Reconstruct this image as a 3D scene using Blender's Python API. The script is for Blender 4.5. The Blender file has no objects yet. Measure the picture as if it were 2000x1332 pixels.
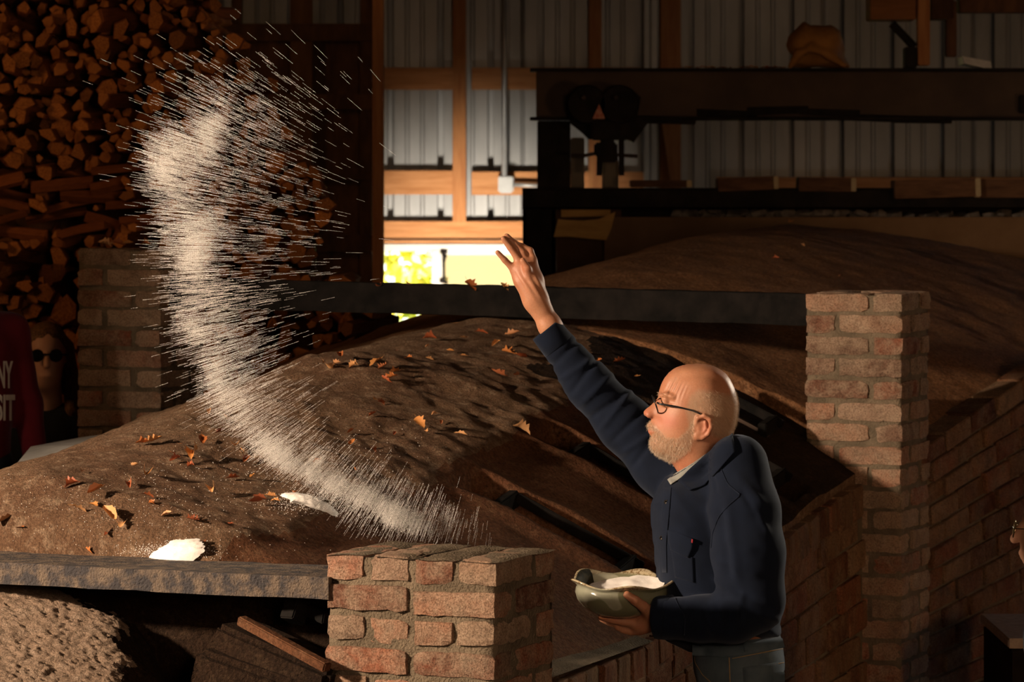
import bpy, bmesh, math, random
import numpy as np
from mathutils import Vector, Matrix, Euler
from mathutils.bvhtree import BVHTree
random.seed(7); np.random.seed(7)
SC = bpy.context.scene
COL = SC.collection

# ------------------------------------------------------------------ camera, world, lights, exposure
F = 6800.0; CZ = 2.12; H0 = 380.0        # focal length in pixels of the 2000 x 1332 frame, eye height, horizon row
cam = bpy.data.cameras.new('camera'); camo = bpy.data.objects.new('camera', cam); COL.objects.link(camo)
camo.location = (0, 0, CZ); camo.rotation_euler = (math.pi / 2, 0, 0)
cam.sensor_width = 36; cam.lens = F / 2000 * 36; cam.shift_y = -(666 - H0) / 2000
cam.clip_start = .1; cam.clip_end = 300
cam.dof.use_dof = True; cam.dof.focus_distance = 8.45; cam.dof.aperture_fstop = 9
SC.camera = camo
SC.view_settings.view_transform = 'Standard'; SC.view_settings.look = 'None'
SC.view_settings.exposure = 0.0; SC.view_settings.gamma = 1.0; SC.view_settings.use_curve_mapping = False

wd = bpy.data.worlds.new('sky'); SC.world = wd; wd.use_nodes = True
wn = wd.node_tree.nodes; wn.clear()
sk = wn.new('ShaderNodeTexSky'); sk.sky_type = 'NISHITA'; sk.sun_disc = False
sk.sun_elevation = math.radians(40); sk.sun_rotation = math.radians(200)
bg = wn.new('ShaderNodeBackground'); bg.inputs[1].default_value = 1.2
wo = wn.new('ShaderNodeOutputWorld')
wd.node_tree.links.new(sk.outputs[0], bg.inputs[0]); wd.node_tree.links.new(bg.outputs[0], wo.inputs[0])

def lamp(name, kind, loc, target, energy, color, size=.5, **kw):
    l = bpy.data.lights.new(name, kind); l.energy = energy; l.color = color
    if kind == 'AREA':
        l.shape = 'RECTANGLE'; l.size = size; l.size_y = kw.get('size_y', size); l.spread = math.radians(kw.get('spread', 180))
    elif kind == 'SPOT':
        l.spot_size = math.radians(kw['cone']); l.spot_blend = kw.get('blend', .8); l.shadow_soft_size = size
    elif kind == 'SUN':
        l.angle = math.radians(1)
    else:
        l.shadow_soft_size = size
    o = bpy.data.objects.new(name, l); COL.objects.link(o); o.location = loc
    o.rotation_euler = (Vector(target) - Vector(loc)).to_track_quat('-Z', 'Y').to_euler()
    return o
lamp('sun', 'SUN', (-10, 5, 30), (2, 30, 0), 80.0, (1, .9, .72))
lamp('key_spot', 'SPOT', (-4.85, 6.25, 2.92), (-.05, 8.75, 1.42), 2600, (1, .74, .52), .16, cone=62, blend=.95)
lamp('overhead_fill', 'AREA', (1.2, 5.5, 4.6), (.2, 11, 1.0), 4, (1, .56, .27), 2.0)  # fill added overhead for general warm brightness, no fixture modelled
lamp('front_fill', 'AREA', (1.0, 2.4, 2.4), (.1, 8.6, 1.15), 11, (1, .64, .40), 1.2, spread=70)  # fill added on the camera side to lift bowl, hand and pillar
lamp('right_fill', 'AREA', (4.6, 6.6, 1.5), (1.7, 12, 1.2), 12, (1, .56, .27), .8, spread=100)  # fill added at the right for the brick side wall
lamp('rim_lamp', 'AREA', (3.2, 11.2, 2.6), (.62, 8.5, 1.62), 4.5, (1, .86, .66), .25, spread=40)
lamp('woodpile_fill', 'AREA', (-4.3, 10.9, 3.3), (-2.3, 13.2, 2.3), 6.5, (1, .50, .19), .7, spread=110)  # unseen fill added to brighten the woodpile from the left
lamp('wall_fill', 'SPOT', (-.35, 17.7, .72), (-.22, 20.7, 1.60), 1250, (1, .86, .70), .25, cone=38, blend=1.0)  # unseen spot added behind the kiln to light the back wall
lamp('far_right_fill', 'AREA', (2.4, 18.6, .9), (2.2, 20.7, 2.4), 2.6, (1, .9, .78), .8)  # fill added low at far right to lift the siding

# ------------------------------------------------------------------ helpers
def P(px, py, D):
    return Vector(((px - 1000) * D / F, D, CZ - (py - H0) * D / F))
def tag(o, label=None, cat=None, group=None, kind=None):
    if label: o['label'] = label
    if cat: o['category'] = cat
    if group: o['group'] = group
    if kind: o['kind'] = kind
    return o
def empty(name, loc=(0, 0, 0), rz=0):
    o = bpy.data.objects.new(name, None); COL.objects.link(o); o.location = loc; o.rotation_euler = (0, 0, rz)
    o.empty_display_size = .1
    return o
def obj(name, me, parent=None, mat=None, loc=None, rot=None):
    o = bpy.data.objects.new(name, me); COL.objects.link(o)
    if mat is not None and len(me.materials) == 0: me.materials.append(mat)
    if parent is not None: o.parent = parent
    if loc is not None: o.location = loc
    if rot is not None: o.rotation_euler = rot
    return o
def pymesh(name, v, f, mat=None, smooth=False):
    me = bpy.data.meshes.new(name)
    v = np.asarray(v, np.float32); 
    if isinstance(f, np.ndarray):
        n, k = f.shape
        me.vertices.add(len(v)); me.vertices.foreach_set('co', v.ravel())
        me.loops.add(n * k); me.loops.foreach_set('vertex_index', f.ravel().astype(np.int32))
        me.polygons.add(n); me.polygons.foreach_set('loop_start', np.arange(0, n * k, k, dtype=np.int32))
        me.polygons.foreach_set('loop_total', np.full(n, k, np.int32))
        me.update(calc_edges=True); me.validate()
    else:
        me.from_pydata([tuple(map(float, p)) for p in v], [], f); me.update()
    if smooth: me.polygons.foreach_set('use_smooth', np.ones(len(me.polygons), bool))
    if mat is not None: me.materials.append(mat)
    return me
class MB:
    """collects boxes, tubes and lathes into one mesh"""
    def __init__(s): s.v = []; s.f = []
    def add(s, v, f):
        n = len(s.v); s.v += [tuple(p) for p in v]; s.f += [tuple(i + n for i in q) for q in f]; return s
    def box(s, c, d, rot=None, taper=1.0):
        x, y, z = d[0] / 2, d[1] / 2, d[2] / 2
        v = [Vector((i * x * (taper if k > 0 else 1), j * y * (taper if k > 0 else 1), k * z)) for k in (-1, 1) for j in (-1, 1) for i in (-1, 1)]
        if rot is not None: v = [rot @ p for p in v]
        v = [p + Vector(c) for p in v]
        return s.add(v, [(0, 2, 3, 1), (4, 5, 7, 6), (0, 1, 5, 4), (2, 6, 7, 3), (0, 4, 6, 2), (1, 3, 7, 5)])
    def beam(s, a, b, w, h, up=(0, 0, 1)):
        a, b = Vector(a), Vector(b); d = b - a; x = d.normalized(); y = Vector(up).cross(x).normalized(); z = x.cross(y)
        R = Matrix((x, y, z)).transposed()
        return s.box((a + b) / 2, (d.length, w, h), R)
    def tube(s, pts, r, n=8, cap=True):
        pts = [Vector(p) for p in pts]; rs = r if isinstance(r, (list, tuple)) else [r] * len(pts)
        v = []; f = []
        for i, p in enumerate(pts):
            t = (pts[min(i + 1, len(pts) - 1)] - pts[max(i - 1, 0)]).normalized()
            a = t.cross(Vector((0, 0, 1)) if abs(t.z) < .9 else Vector((0, 1, 0))).normalized(); b = t.cross(a)
            for k in range(n):
                q = 2 * math.pi * k / n; v.append(p + (a * math.cos(q) + b * math.sin(q)) * rs[i])
        for i in range(len(pts) - 1):
            for k in range(n):
                f.append((i * n + k, i * n + (k + 1) % n, (i + 1) * n + (k + 1) % n, (i + 1) * n + k))
        if cap:
            f.append(tuple(range(n))[::-1]); f.append(tuple((len(pts) - 1) * n + k for k in range(n)))
        return s.add(v, f)
    def lathe(s, prof, c=(0, 0, 0), n=32, rot=None):
        v = []; f = []
        for r, z in prof:
            for k in range(n):
                q = 2 * math.pi * k / n; p = Vector((r * math.cos(q), r * math.sin(q), z))
                v.append((rot @ p if rot is not None else p) + Vector(c))
        for i in range(len(prof) - 1):
            for k in range(n): f.append((i * n + k, i * n + (k + 1) % n, (i + 1) * n + (k + 1) % n, (i + 1) * n + k))
        return s.add(v, f)
    def build(s, name, mat, parent=None, bevel=0, smooth=False, jitter=0, loc=None, rot=None):
        me = bpy.data.meshes.new(name); me.from_pydata(s.v, [], s.f)
        if bevel or jitter:
            bm = bmesh.new(); bm.from_mesh(me)
            if bevel: bmesh.ops.bevel(bm, geom=[e for e in bm.edges if len(e.link_faces) == 2 and e.calc_face_angle(0) > .5], offset=bevel, segments=2, affect='EDGES', clamp_overlap=True)
            if jitter:
                for vv in bm.verts: vv.co += Vector((random.uniform(-1, 1), random.uniform(-1, 1), random.uniform(-1, 1))) * jitter
            bm.normal_update(); bm.to_mesh(me); bm.free()
        me.update()
        if smooth: me.polygons.foreach_set('use_smooth', np.ones(len(me.polygons), bool))
        return obj(name, me, parent, mat, loc, rot)

# value noise (numpy)
def _hash(i, j, k):
    n = (i.astype(np.int64) * 374761393 + j.astype(np.int64) * 668265263 + k.astype(np.int64) * 2147483647) & 0xffffffff
    n = ((n ^ (n >> 13)) * 1274126177) & 0xffffffff
    n = n ^ (n >> 16)
    return (n & 0xffff).astype(np.float32) / 65535.0
def vnoise(x, y, z):
    i, j, k = np.floor(x), np.floor(y), np.floor(z)
    a, b, c = x - i, y - j, z - k
    a = a * a * (3 - 2 * a); b = b * b * (3 - 2 * b); c = c * c * (3 - 2 * c)
    r = 0
    for di in (0, 1):
        wa = a if di else 1 - a
        for dj in (0, 1):
            wb = b if dj else 1 - b
            for dk in (0, 1):
                r = r + wa * wb * (c if dk else 1 - c) * _hash(i + di, j + dj, k + dk)
    return r * 2 - 1
def fbm(x, y, z, o=4, g=.5):
    r = 0; a = 1; t = 0
    for q in range(o):
        r = r + a * vnoise(x + 17.3 * q, y - 9.1 * q, z + 5.7 * q); t += a; a *= g; x = x * 2.03; y = y * 2.03; z = z * 2.03
    return r / t

# ------------------------------------------------------------------ materials
def nt(name):
    m = bpy.data.materials.new(name); m.use_nodes = True; t = m.node_tree
    return m, t, t.nodes['Principled BSDF'], t.nodes, t.links
def coords(n, l, rnd=True):
    tc = n.new('ShaderNodeTexCoord')
    if not rnd: return tc.outputs['Object']
    oi = n.new('ShaderNodeObjectInfo'); ml = n.new('ShaderNodeMath'); ml.operation = 'MULTIPLY'; ml.inputs[1].default_value = 37.0
    ad = n.new('ShaderNodeVectorMath'); l.new(oi.outputs['Random'], ml.inputs[0]); l.new(tc.outputs['Object'], ad.inputs[0]); l.new(ml.outputs[0], ad.inputs[1])
    return ad.outputs[0]
def noise(n, l, vec, scale, detail=4, rough=.6, dist=0):
    t = n.new('ShaderNodeTexNoise'); t.inputs['Scale'].default_value = scale; t.inputs['Detail'].default_value = detail
    t.inputs['Roughness'].default_value = rough; t.inputs['Distortion'].default_value = dist; l.new(vec, t.inputs['Vector'])
    return t.outputs['Fac']
def ramp(n, l, fac, stops):
    r = n.new('ShaderNodeValToRGB'); e = r.color_ramp.elements
    while len(e) < len(stops): e.new(.5)
    for q, (p, c) in zip(e, stops): q.position = p; q.color = (*c, 1) if len(c) == 3 else c
    l.new(fac, r.inputs[0]); return r.outputs[0]
def mixc(n, l, fac, a, b, mode='MIX'):
    m = n.new('ShaderNodeMix'); m.data_type = 'RGBA'; m.blend_type = mode
    if isinstance(fac, (int, float)): m.inputs[0].default_value = fac
    else: l.new(fac, m.inputs[0])
    for s, x in ((6, a), (7, b)):
        if isinstance(x, tuple): m.inputs[s].default_value = (*x, 1)
        else: l.new(x, m.inputs[s])
    return m.outputs[2]
def bump(n, l, h, strength, dist, bs):
    b = n.new('ShaderNodeBump'); b.inputs['Strength'].default_value = strength; b.inputs['Distance'].default_value = dist
    l.new(h, b.inputs['Height']); l.new(b.outputs[0], bs.inputs['Normal'])
def simple(name, c1, c2=None, rough=.8, scale=10, bstr=.4, bscale=80, bdist=.004, metal=0, spec=.3, stretch=None, rnd=True, lo=.35, hi=.65, vary=0):
    m, t, b, n, l = nt(name)
    v = coords(n, l, rnd)
    if stretch:
        mp = n.new('ShaderNodeMapping'); mp.inputs['Scale'].default_value = stretch; l.new(v, mp.inputs[0]); v = mp.outputs[0]
    c = ramp(n, l, noise(n, l, v, scale), [(lo, c1), (hi, c2 or c1)])
    if vary:
        oi = n.new('ShaderNodeObjectInfo'); h = n.new('ShaderNodeHueSaturation')
        mr = n.new('ShaderNodeMapRange'); mr.inputs[3].default_value = 1 - vary; mr.inputs[4].default_value = 1 + vary
        l.new(oi.outputs['Random'], mr.inputs[0]); l.new(mr.outputs[0], h.inputs['Value']); l.new(c, h.inputs['Color']); c = h.outputs[0]
    l.new(c, b.inputs['Base Color'])
    b.inputs['Roughness'].default_value = rough; b.inputs['Metallic'].default_value = metal; b.inputs['Specular IOR Level'].default_value = spec
    if bstr: bump(n, l, noise(n, l, v, bscale, 3), bstr, bdist, b)
    return m
def brick_material(name, stops, smear=(.47, .36, .26), smear_amt=.5):
    m, t, b, n, l = nt(name)
    v = coords(n, l); oi = n.new('ShaderNodeObjectInfo')
    base = ramp(n, l, oi.outputs['Random'], stops)
    base = mixc(n, l, .8, base, ramp(n, l, noise(n, l, v, 13, 6, .7), [(.3, (.42, .38, .36)), (.5, (.95, .95, .95)), (.7, (1.35, 1.3, 1.25))]), 'MULTIPLY')
    sm = ramp(n, l, noise(n, l, v, 10, 8, .78, .25), [(smear_amt - .12, (0, 0, 0)), (smear_amt + .16, (.85, .85, .85))])
    c = mixc(n, l, sm, base, smear)
    so = ramp(n, l, noise(n, l, v, 5, 5, .7), [(.56, (0, 0, 0)), (.72, (.75, .75, .75))]); c = mixc(n, l, so, c, (.07, .05, .04))
    gr = ramp(n, l, noise(n, l, v, 210, 4, .8), [(.36, (.45, .42, .40)), (.56, (1.1, 1.1, 1.1))]); c = mixc(n, l, 1.0, c, gr, 'MULTIPLY')
    l.new(c, b.inputs['Base Color']); b.inputs['Roughness'].default_value = .94; b.inputs['Specular IOR Level'].default_value = .12
    h = n.new('ShaderNodeMath'); h.operation = 'ADD'; l.new(noise(n, l, v, 60, 6, .75), h.inputs[0]); l.new(noise(n, l, v, 260, 3, .8), h.inputs[1])
    bump(n, l, h.outputs[0], 1.0, .006, b)
    return m
BR = brick_material('old_brick', [(0, (.12, .055, .038)), (.14, (.30, .10, .055)), (.3, (.36, .24, .165)), (.44, (.34, .16, .10)), (.6, (.42, .30, .21)), (.76, (.20, .12, .085)), (.88, (.40, .27, .195)), (1, (.33, .085, .04))])
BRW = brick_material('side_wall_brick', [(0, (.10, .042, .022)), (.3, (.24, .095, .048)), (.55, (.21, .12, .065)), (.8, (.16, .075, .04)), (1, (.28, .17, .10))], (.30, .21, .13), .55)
MORT = simple('mortar', (.115, .092, .064), (.19, .15, .105), .95, 14, 1.0, 160, .008, spec=.1)
CLAY = None
def clay_material(name, c1, c2, c3, grit=.8, gs=120, patch=1.6):
    m, t, b, n, l = nt(name)
    v = coords(n, l, False)
    c = ramp(n, l, noise(n, l, v, patch, 5, .6), [(.35, c1), (.6, c2)])
    c = mixc(n, l, ramp(n, l, noise(n, l, v, 26, 5, .75), [(.5, (0, 0, 0)), (.66, (1, 1, 1))]), c, c3)
    c = mixc(n, l, ramp(n, l, noise(n, l, v, gs * 1.4, 3, .8), [(.32, (.45, .45, .45)), (.62, (1.25, 1.25, 1.25))]), c, c, 'MULTIPLY') if False else c
    mm = ramp(n, l, noise(n, l, v, gs * 1.4, 3, .8), [(.34, (.5, .5, .5)), (.64, (1.2, 1.2, 1.2))])
    c = mixc(n, l, 1.0, c, mm, 'MULTIPLY')
    l.new(c, b.inputs['Base Color']); b.inputs['Roughness'].default_value = .95; b.inputs['Specular IOR Level'].default_value = .12
    h = n.new('ShaderNodeMath'); h.operation = 'ADD'; l.new(noise(n, l, v, gs * .35, 6, .75), h.inputs[0]); l.new(noise(n, l, v, gs, 4, .8), h.inputs[1])
    bump(n, l, h.outputs[0], grit, .013, b)
    return m
CLAY = clay_material('kiln_clay', (.135, .076, .045), (.20, .122, .072), (.28, .195, .13))
CLAY_D = clay_material('rear_kiln_clay', (.16, .075, .034), (.215, .108, .052), (.25, .135, .07), .5, 60)
PLASTER = clay_material('rough_plaster', (.34, .235, .165), (.43, .31, .225), (.48, .36, .27), 1.0, 150, 5)
IRON = simple('rusty_iron', (.030, .024, .022), (.085, .055, .040), .72, 9, .6, 120, .003, .35, .35)
IRON_D = simple('black_iron', (.008, .007, .0065), (.022, .016, .013), .75, 9, .4, 120, .002, .1, .15)
BLACKI = simple('near_black_iron', (.004, .0038, .0036), (.012, .010, .009), .8, 14, .6, 120, .003, 0, .08)  # near-black iron, slightly mottled
IRON_DUST = simple('dusty_iron', (.045, .042, .045), (.14, .108, .082), .88, 26, 1.0, 170, .006, .0, .25, lo=.42, hi=.6)
STEEL_B = simple('brown_beam_steel', (.055, .036, .026), (.085, .055, .038), .7, 4, .2, 60, .002, .3, .3)
PINE = simple('pine_lumber', (.33, .135, .045), (.46, .215, .085), .75, 3.0, .2, 60, .002, stretch=(1.2, 12, 12), vary=.12)
PINE_V = simple('pine_stud', (.31, .12, .04), (.42, .19, .07), .75, 3.0, .2, 60, .002, stretch=(12, 12, 1.2), vary=.1)
DARKWOOD = simple('dark_timber', (.055, .024, .012), (.11, .05, .022), .85, 3, .2, 60, .002, stretch=(6, 6, 2), vary=.2)
TAN = simple('tan_board', (.17, .095, .045), (.22, .13, .065), .85, 5, .15, 60, .002)
WHITE = simple('white_paint', (.55, .54, .50), (.62, .61, .57), .6, 8, .1, 60, .001)
GALV = simple('galvanized', (.34, .35, .35), (.42, .43, .43), .45, 9, .1, 60, .001, .5, .5)
def thin_glass(name, tint):
    m, t, b, n, l = nt(name); tr = n.new('ShaderNodeBsdfTransparent'); tr.inputs[0].default_value = (*tint, 1); g = n.new('ShaderNodeBsdfGlossy'); g.inputs['Roughness'].default_value = .02
    mx = n.new('ShaderNodeMixShader'); mx.inputs[0].default_value = .06; l.new(tr.outputs[0], mx.inputs[1]); l.new(g.outputs[0], mx.inputs[2]); l.new(mx.outputs[0], n['Material Output'].inputs[0]); return m
LEAFM = None
# ------------------------------------------------------------------ the shed
BW = 20.7                                              # depth of the back wall
def siding_material():
    m, t, b, n, l = nt('siding_metal')
    v = coords(n, l, False)
    mp = n.new('ShaderNodeMapping'); mp.inputs['Scale'].default_value = (1, 1, .25); l.new(v, mp.inputs[0])
    l.new(ramp(n, l, noise(n, l, mp.outputs[0], 6, 4), [(.3, (.19, .195, .195)), (.7, (.27, .275, .275))]), b.inputs['Base Color'])
    b.inputs['Roughness'].default_value = .42; b.inputs['Metallic'].default_value = .55
    return m
SIDING = siding_material()
def sheet(x0, x1, z0, z1):
    """ribbed steel sheet seen from inside: high ribs 0.298 m apart with two low ribs between"""
    pr = []; p = .298; k0 = math.floor((x0 - .05) / p); x = None
    prof = [(0, 0), (.003, .10), (.036, .10), (.039, 0), (.105, 0), (.112, -.004), (.126, -.004), (.133, 0), (.195, 0), (.202, -.004), (.216, -.004), (.223, 0)]
    off = ((1448 - 1000) * BW / F) % p
    for k in range(int((x0 - off) / p) - 2, int((x1 - off) / p) + 2):
        for a, d in prof:
            xx = off + k * p + a - .02
            if x0 <= xx <= x1: pr.append((xx, d))
    pr = [(x0, 0)] + pr + [(x1, 0)]
    v = []; f = []
    for a, d in pr: v += [(a, BW + .02 + d, z0), (a, BW + .02 + d, z1)]
    for i in range(len(pr) - 1): f.append((2 * i, 2 * i + 2, 2 * i + 3, 2 * i + 1))
    return v, f
wall = empty('wall_back', (0, 0, 0)); tag(wall, kind='structure')
ox0, ox1, oz0, oz1 = -.82, .44, .0, 1.80               # the opening that holds window and door
edges = [-6.2 + .894 * i for i in range(17)]
for a, b in zip(edges[:-1], edges[1:]):
    parts = [(a, b, 0, 5.4)]
    if b > ox0 and a < ox1:
        parts = [(a, b, oz1, 5.4)]
        if a < ox0: parts.append((a, ox0, 0, oz1))
        if b > ox1: parts.append((ox1, b, 0, oz1))
    for q in parts:
        o = obj('siding_sheet', pymesh('siding_sheet', *sheet(*q), SIDING), wall)
def wpx(x0, x1, y0, y1, dep, thick, name, mat, parent):
    a = P(x0, y1, dep); b = P(x1, y0, dep)
    m = MB(); m.box(((a.x + b.x) / 2, dep + thick / 2, (a.z + b.z) / 2), (b.x - a.x, thick, b.z - a.z))
    o = m.build(name, mat, parent, bevel=.003)
    return o
for x0, x1, y0, y1 in ((690, 884, 132, 175), (921, 1340, 132, 175), (690, 884, 333, 380), (921, 1262, 335, 381), (690, 1040, 432, 475),
                       (1400, 2080, 346, 378), (1340, 2080, -60, -20), (690, 1340, -72, -30)):
    wpx(x0, x1, y0, y1, BW - .06, .05, 'girt', PINE, wall)
wpx(884, 910, -160, 434, BW - .12, .11, 'stud', PINE_V, wall)
wpx(1150, 1175, -160, 372, BW - .12, .11, 'stud', PINE_V, wall)
wpx(1290, 1330, -160, 372, BW - .16, .15, 'stud', PINE_V, wall)
wpx(1258, 1268, -160, 372, BW - .19, .05, 'corner_trim', WHITE, wall)
wpx(1272, 1283, -160, 372, BW - .17, .05, 'corner_trim', WHITE, wall)
m = MB(); m.beam(P(1300, 235, BW - .2), P(1320, 372, BW - .2), .05, .05); m.build('brace', PINE_V, wall)
wpx(690, 1040, 466, 470, BW - .075, .02, 'nailer_joint', DARKWOOD, wall)
wpx(742, 1060, 477, 491, BW - .05, .06, 'door_header', WHITE, wall)

# window beside the door: an open bay with a jamb
wi = empty('window_1', (0, 0, 0)); tag(wi, kind='structure')
wpx(843, 859, 488, 700, BW - .05, .07, 'window_frame', WHITE, wi)
wpx(738, 747, 488, 700, BW - .05, .07, 'window_frame', WHITE, wi)
wpx(742, 850, 700, 712, BW - .06, .12, 'sill', WHITE, wi)
a = P(738, 712, BW); b = P(860, 988, BW)
m = MB(); m.box(((a.x + b.x) / 2, BW + .02, a.z / 2), (b.x - a.x, .05, a.z)); m.build('lower_panel', SIDING, wi)
gm = thin_glass('window_glass', (.96, .97, .96))
wpx(747, 843, 490, 700, BW + .0, .004, 'pane', gm, wi)
dr = empty('door_1', (0, 0, 0)); tag(dr, kind='structure')
tm, t, bsd, n, l = nt('translucent_panel'); bsd.inputs['Base Color'].default_value = (.62, .54, .36, 1); bsd.inputs['Roughness'].default_value = .7
tr = n.new('ShaderNodeBsdfTranslucent'); tr.inputs[0].default_value = (.75, .60, .33, 1); mx = n.new('ShaderNodeMixShader'); mx.inputs[0].default_value = .5
l.new(bsd.outputs[0], mx.inputs[1]); l.new(tr.outputs[0], mx.inputs[2]); l.new(mx.outputs[0], n['Material Output'].inputs[0])
a = P(859, 497, BW); b = P(1065, 497, BW)
m = MB(); m.box(((a.x + b.x) / 2, BW + .01, a.z / 2), (b.x - a.x, .012, a.z)); m.build('door_panel', tm, dr)
wpx(859, 1065, 492, 498, BW - .02, .03, 'door_rail', WHITE, dr)
wpx(859, 866, 492, 860, BW - .02, .03, 'door_stile', WHITE, dr)
h = MB(); h.beam(P(866, 488, BW - .05), P(867, 548, BW - .05), .02, .016); h.beam(P(860, 490, BW - .05), P(874, 490, BW - .05), .02, .02)
h.beam(P(859, 548, BW - .05), P(874, 552, BW - .06), .02, .02); h.beam(P(870, 498, BW - .07), P(866, 512, BW - .04), .015, .02)
h.build('door_latch', IRON_D, dr, bevel=.002)
# conduit and junction box
jb = empty('junction_box', P(988, 360, BW - .14)); tag(jb, 'grey electrical junction box with conduit on the lit wall studs', 'electrical box')
def sub(name, mb, mat, parent, **k):
    o = mb.build(name, mat, parent, **k); o.matrix_parent_inverse = Matrix.Translation(parent.location).inverted(); return o
m = MB(); m.box(P(988, 360, BW - .11), (.092, .05, .105)); sub('box_body', m, GALV, jb, bevel=.012)
m = MB(); m.box(P(988, 360, BW - .14), (.08, .008, .092)); sub('cover_plate', m, GALV, jb, bevel=.003)
m = MB(); m.tube([P(985, -140, BW - .12), P(985, 345, BW - .12)], .016, 10); sub('conduit', m, GALV, jb, smooth=True)
m = MB(); m.tube([P(1002, 361, BW - .12), P(1062, 363, BW - .12)], .013, 10); sub('conduit', m, GALV, jb, smooth=True)
# shell of the shed
def shell(name, c, d, mat):
    o = MB().box(c, d).build(name, mat); tag(o, kind='structure'); return o
WALLM = simple('dim_metal', (.10, .09, .08), (.14, .13, .12), .7, 3, 0)
DIRT = clay_material('dirt_floor', (.10, .06, .04), (.14, .09, .06), (.18, .12, .08), .6, 40)
ROOFM = simple('roof_boards', (.06, .035, .02), (.09, .055, .03), .9, 3, 0)
shell('wall_left', (-6.3, 9.4, 2.7), (.1, 22.8, 5.5), WALLM)
shell('wall_right', (9.0, 9.4, 2.7), (.1, 22.8, 5.5), WALLM)
shell('wall_front', (1.35, -2.0, 2.7), (15.4, .1, 5.5), WALLM)
shell('ceiling', (1.35, 9.4, 5.45), (15.4, 22.9, .12), ROOFM)
def floor_z(x, y):
    return np.interp(y, [7.5, 13.5, 20.7], [0, .52, .52])
xs = np.linspace(-6.4, 9.1, 60); ys = np.linspace(-2.1, 20.8, 90)
X, Y = np.meshgrid(xs, ys, indexing='ij'); Zf = floor_z(X, Y) + .02 * fbm(X * 2, Y * 2, X * 0, 3)
idx = np.arange(X.size).reshape(X.shape)
fq = np.stack([idx[:-1, :-1], idx[1:, :-1], idx[1:, 1:], idx[:-1, 1:]], -1).reshape(-1, 4)
o = obj('floor', pymesh('floor', np.stack([X, Y, Zf], -1).reshape(-1, 3), fq, DIRT, True)); tag(o, kind='structure')

# outside, seen through the window: lawn and a yellow-green autumn tree
GRASS = simple('lawn', (.14, .24, .03), (.24, .32, .05), .9, 3, 0)
o = MB().box((0, 36, -.1), (40, 30, .1)).build('ground_outside', GRASS); tag(o, kind='structure')
lm, t, bsd, n, l = nt('autumn_foliage'); oi = n.new('ShaderNodeTexCoord')
l.new(ramp(n, l, noise(n, l, oi.outputs['Object'], .9, 3), [(.35, (.30, .30, .03)), (.5, (.62, .50, .06)), (.65, (.75, .55, .10))]), bsd.inputs['Base Color']); bsd.inputs['Roughness'].default_value = .6
tree = empty('autumn_tree', (-1.9, 30, 0)); tag(tree, 'sunlit yellow-green autumn tree seen through the window opening', 'tree')
N = 5200; r = np.random.rand(N) ** .35; d = np.random.randn(N, 3); d /= np.linalg.norm(d, axis=1)[:, None]
c = d * r[:, None] * np.array([2.2, 1.4, 1.9]) + np.array([0, 0, 2.0])
e1 = np.random.randn(N, 3); e1 /= np.linalg.norm(e1, axis=1)[:, None]; e2 = np.cross(e1, np.random.randn(N, 3)); e2 /= np.linalg.norm(e2, axis=1)[:, None]
s = (.05 + .06 * np.random.rand(N))[:, None]
v = np.stack([c - e1 * s, c + e2 * s * .6, c + e1 * s, c - e2 * s * .6], 1).reshape(-1, 3)
o = obj('crown', pymesh('crown', v, np.arange(4 * N).reshape(-1, 4), lm), tree); o['kind'] = 'stuff'
MB().tube([(0, 0, 0), (.05, 0, 1.2), (-.05, .05, 2.6)], [.16, .11, .05], 8).build('trunk', DARKWOOD, tree)

# ------------------------------------------------------------------ timber rack at the left of the back wall
RK = 17.2
rack = empty('timber_rack', P(600, 900, RK)); tag(rack, 'dark open timber frame standing behind the woodpile, left of the bright bay', 'frame')
def rpx(x0, x1, y0, y1, dep, th, name, mat):
    a = P(x0, y1, dep); b = P(x1, y0, dep); m = MB()
    m.box(((a.x + b.x) / 2, dep + th / 2, (a.z + b.z) / 2), (b.x - a.x, th, b.z - a.z))
    sub(name, m, mat, rack, bevel=.004)
rpx(727, 749, -120, 1000, RK - .05, .10, 'post', PINE_V)
rpx(703, 726, -120, 1000, RK, .06, 'post', DARKWOOD)
rpx(566, 610, -120, 1000, RK, .06, 'post', simple('dim_timber', (.09, .04, .014), (.14, .065, .024), .85, 3, .2, stretch=(6, 6, 1)))
rpx(452, 472, -120, 330, RK + .05, .06, 'post', DARKWOOD)
rpx(590, 606, -120, 50, RK + .06, .05, 'post', DARKWOOD)
for x0, x1 in ((425, 500), (500, 575), (575, 650), (650, 729)): rpx(x0, x1, 78, 1000, RK + .12, .02, 'shade_board', DARKWOOD)  # dark boards added behind the frame so the bay reads as shade
for y0, y1 in ((46, 80), (184, 214), (340, 352), (458, 492)): rpx(430, 727, y0, y1, RK - .03, .05, 'rail', DARKWOOD)

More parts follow.
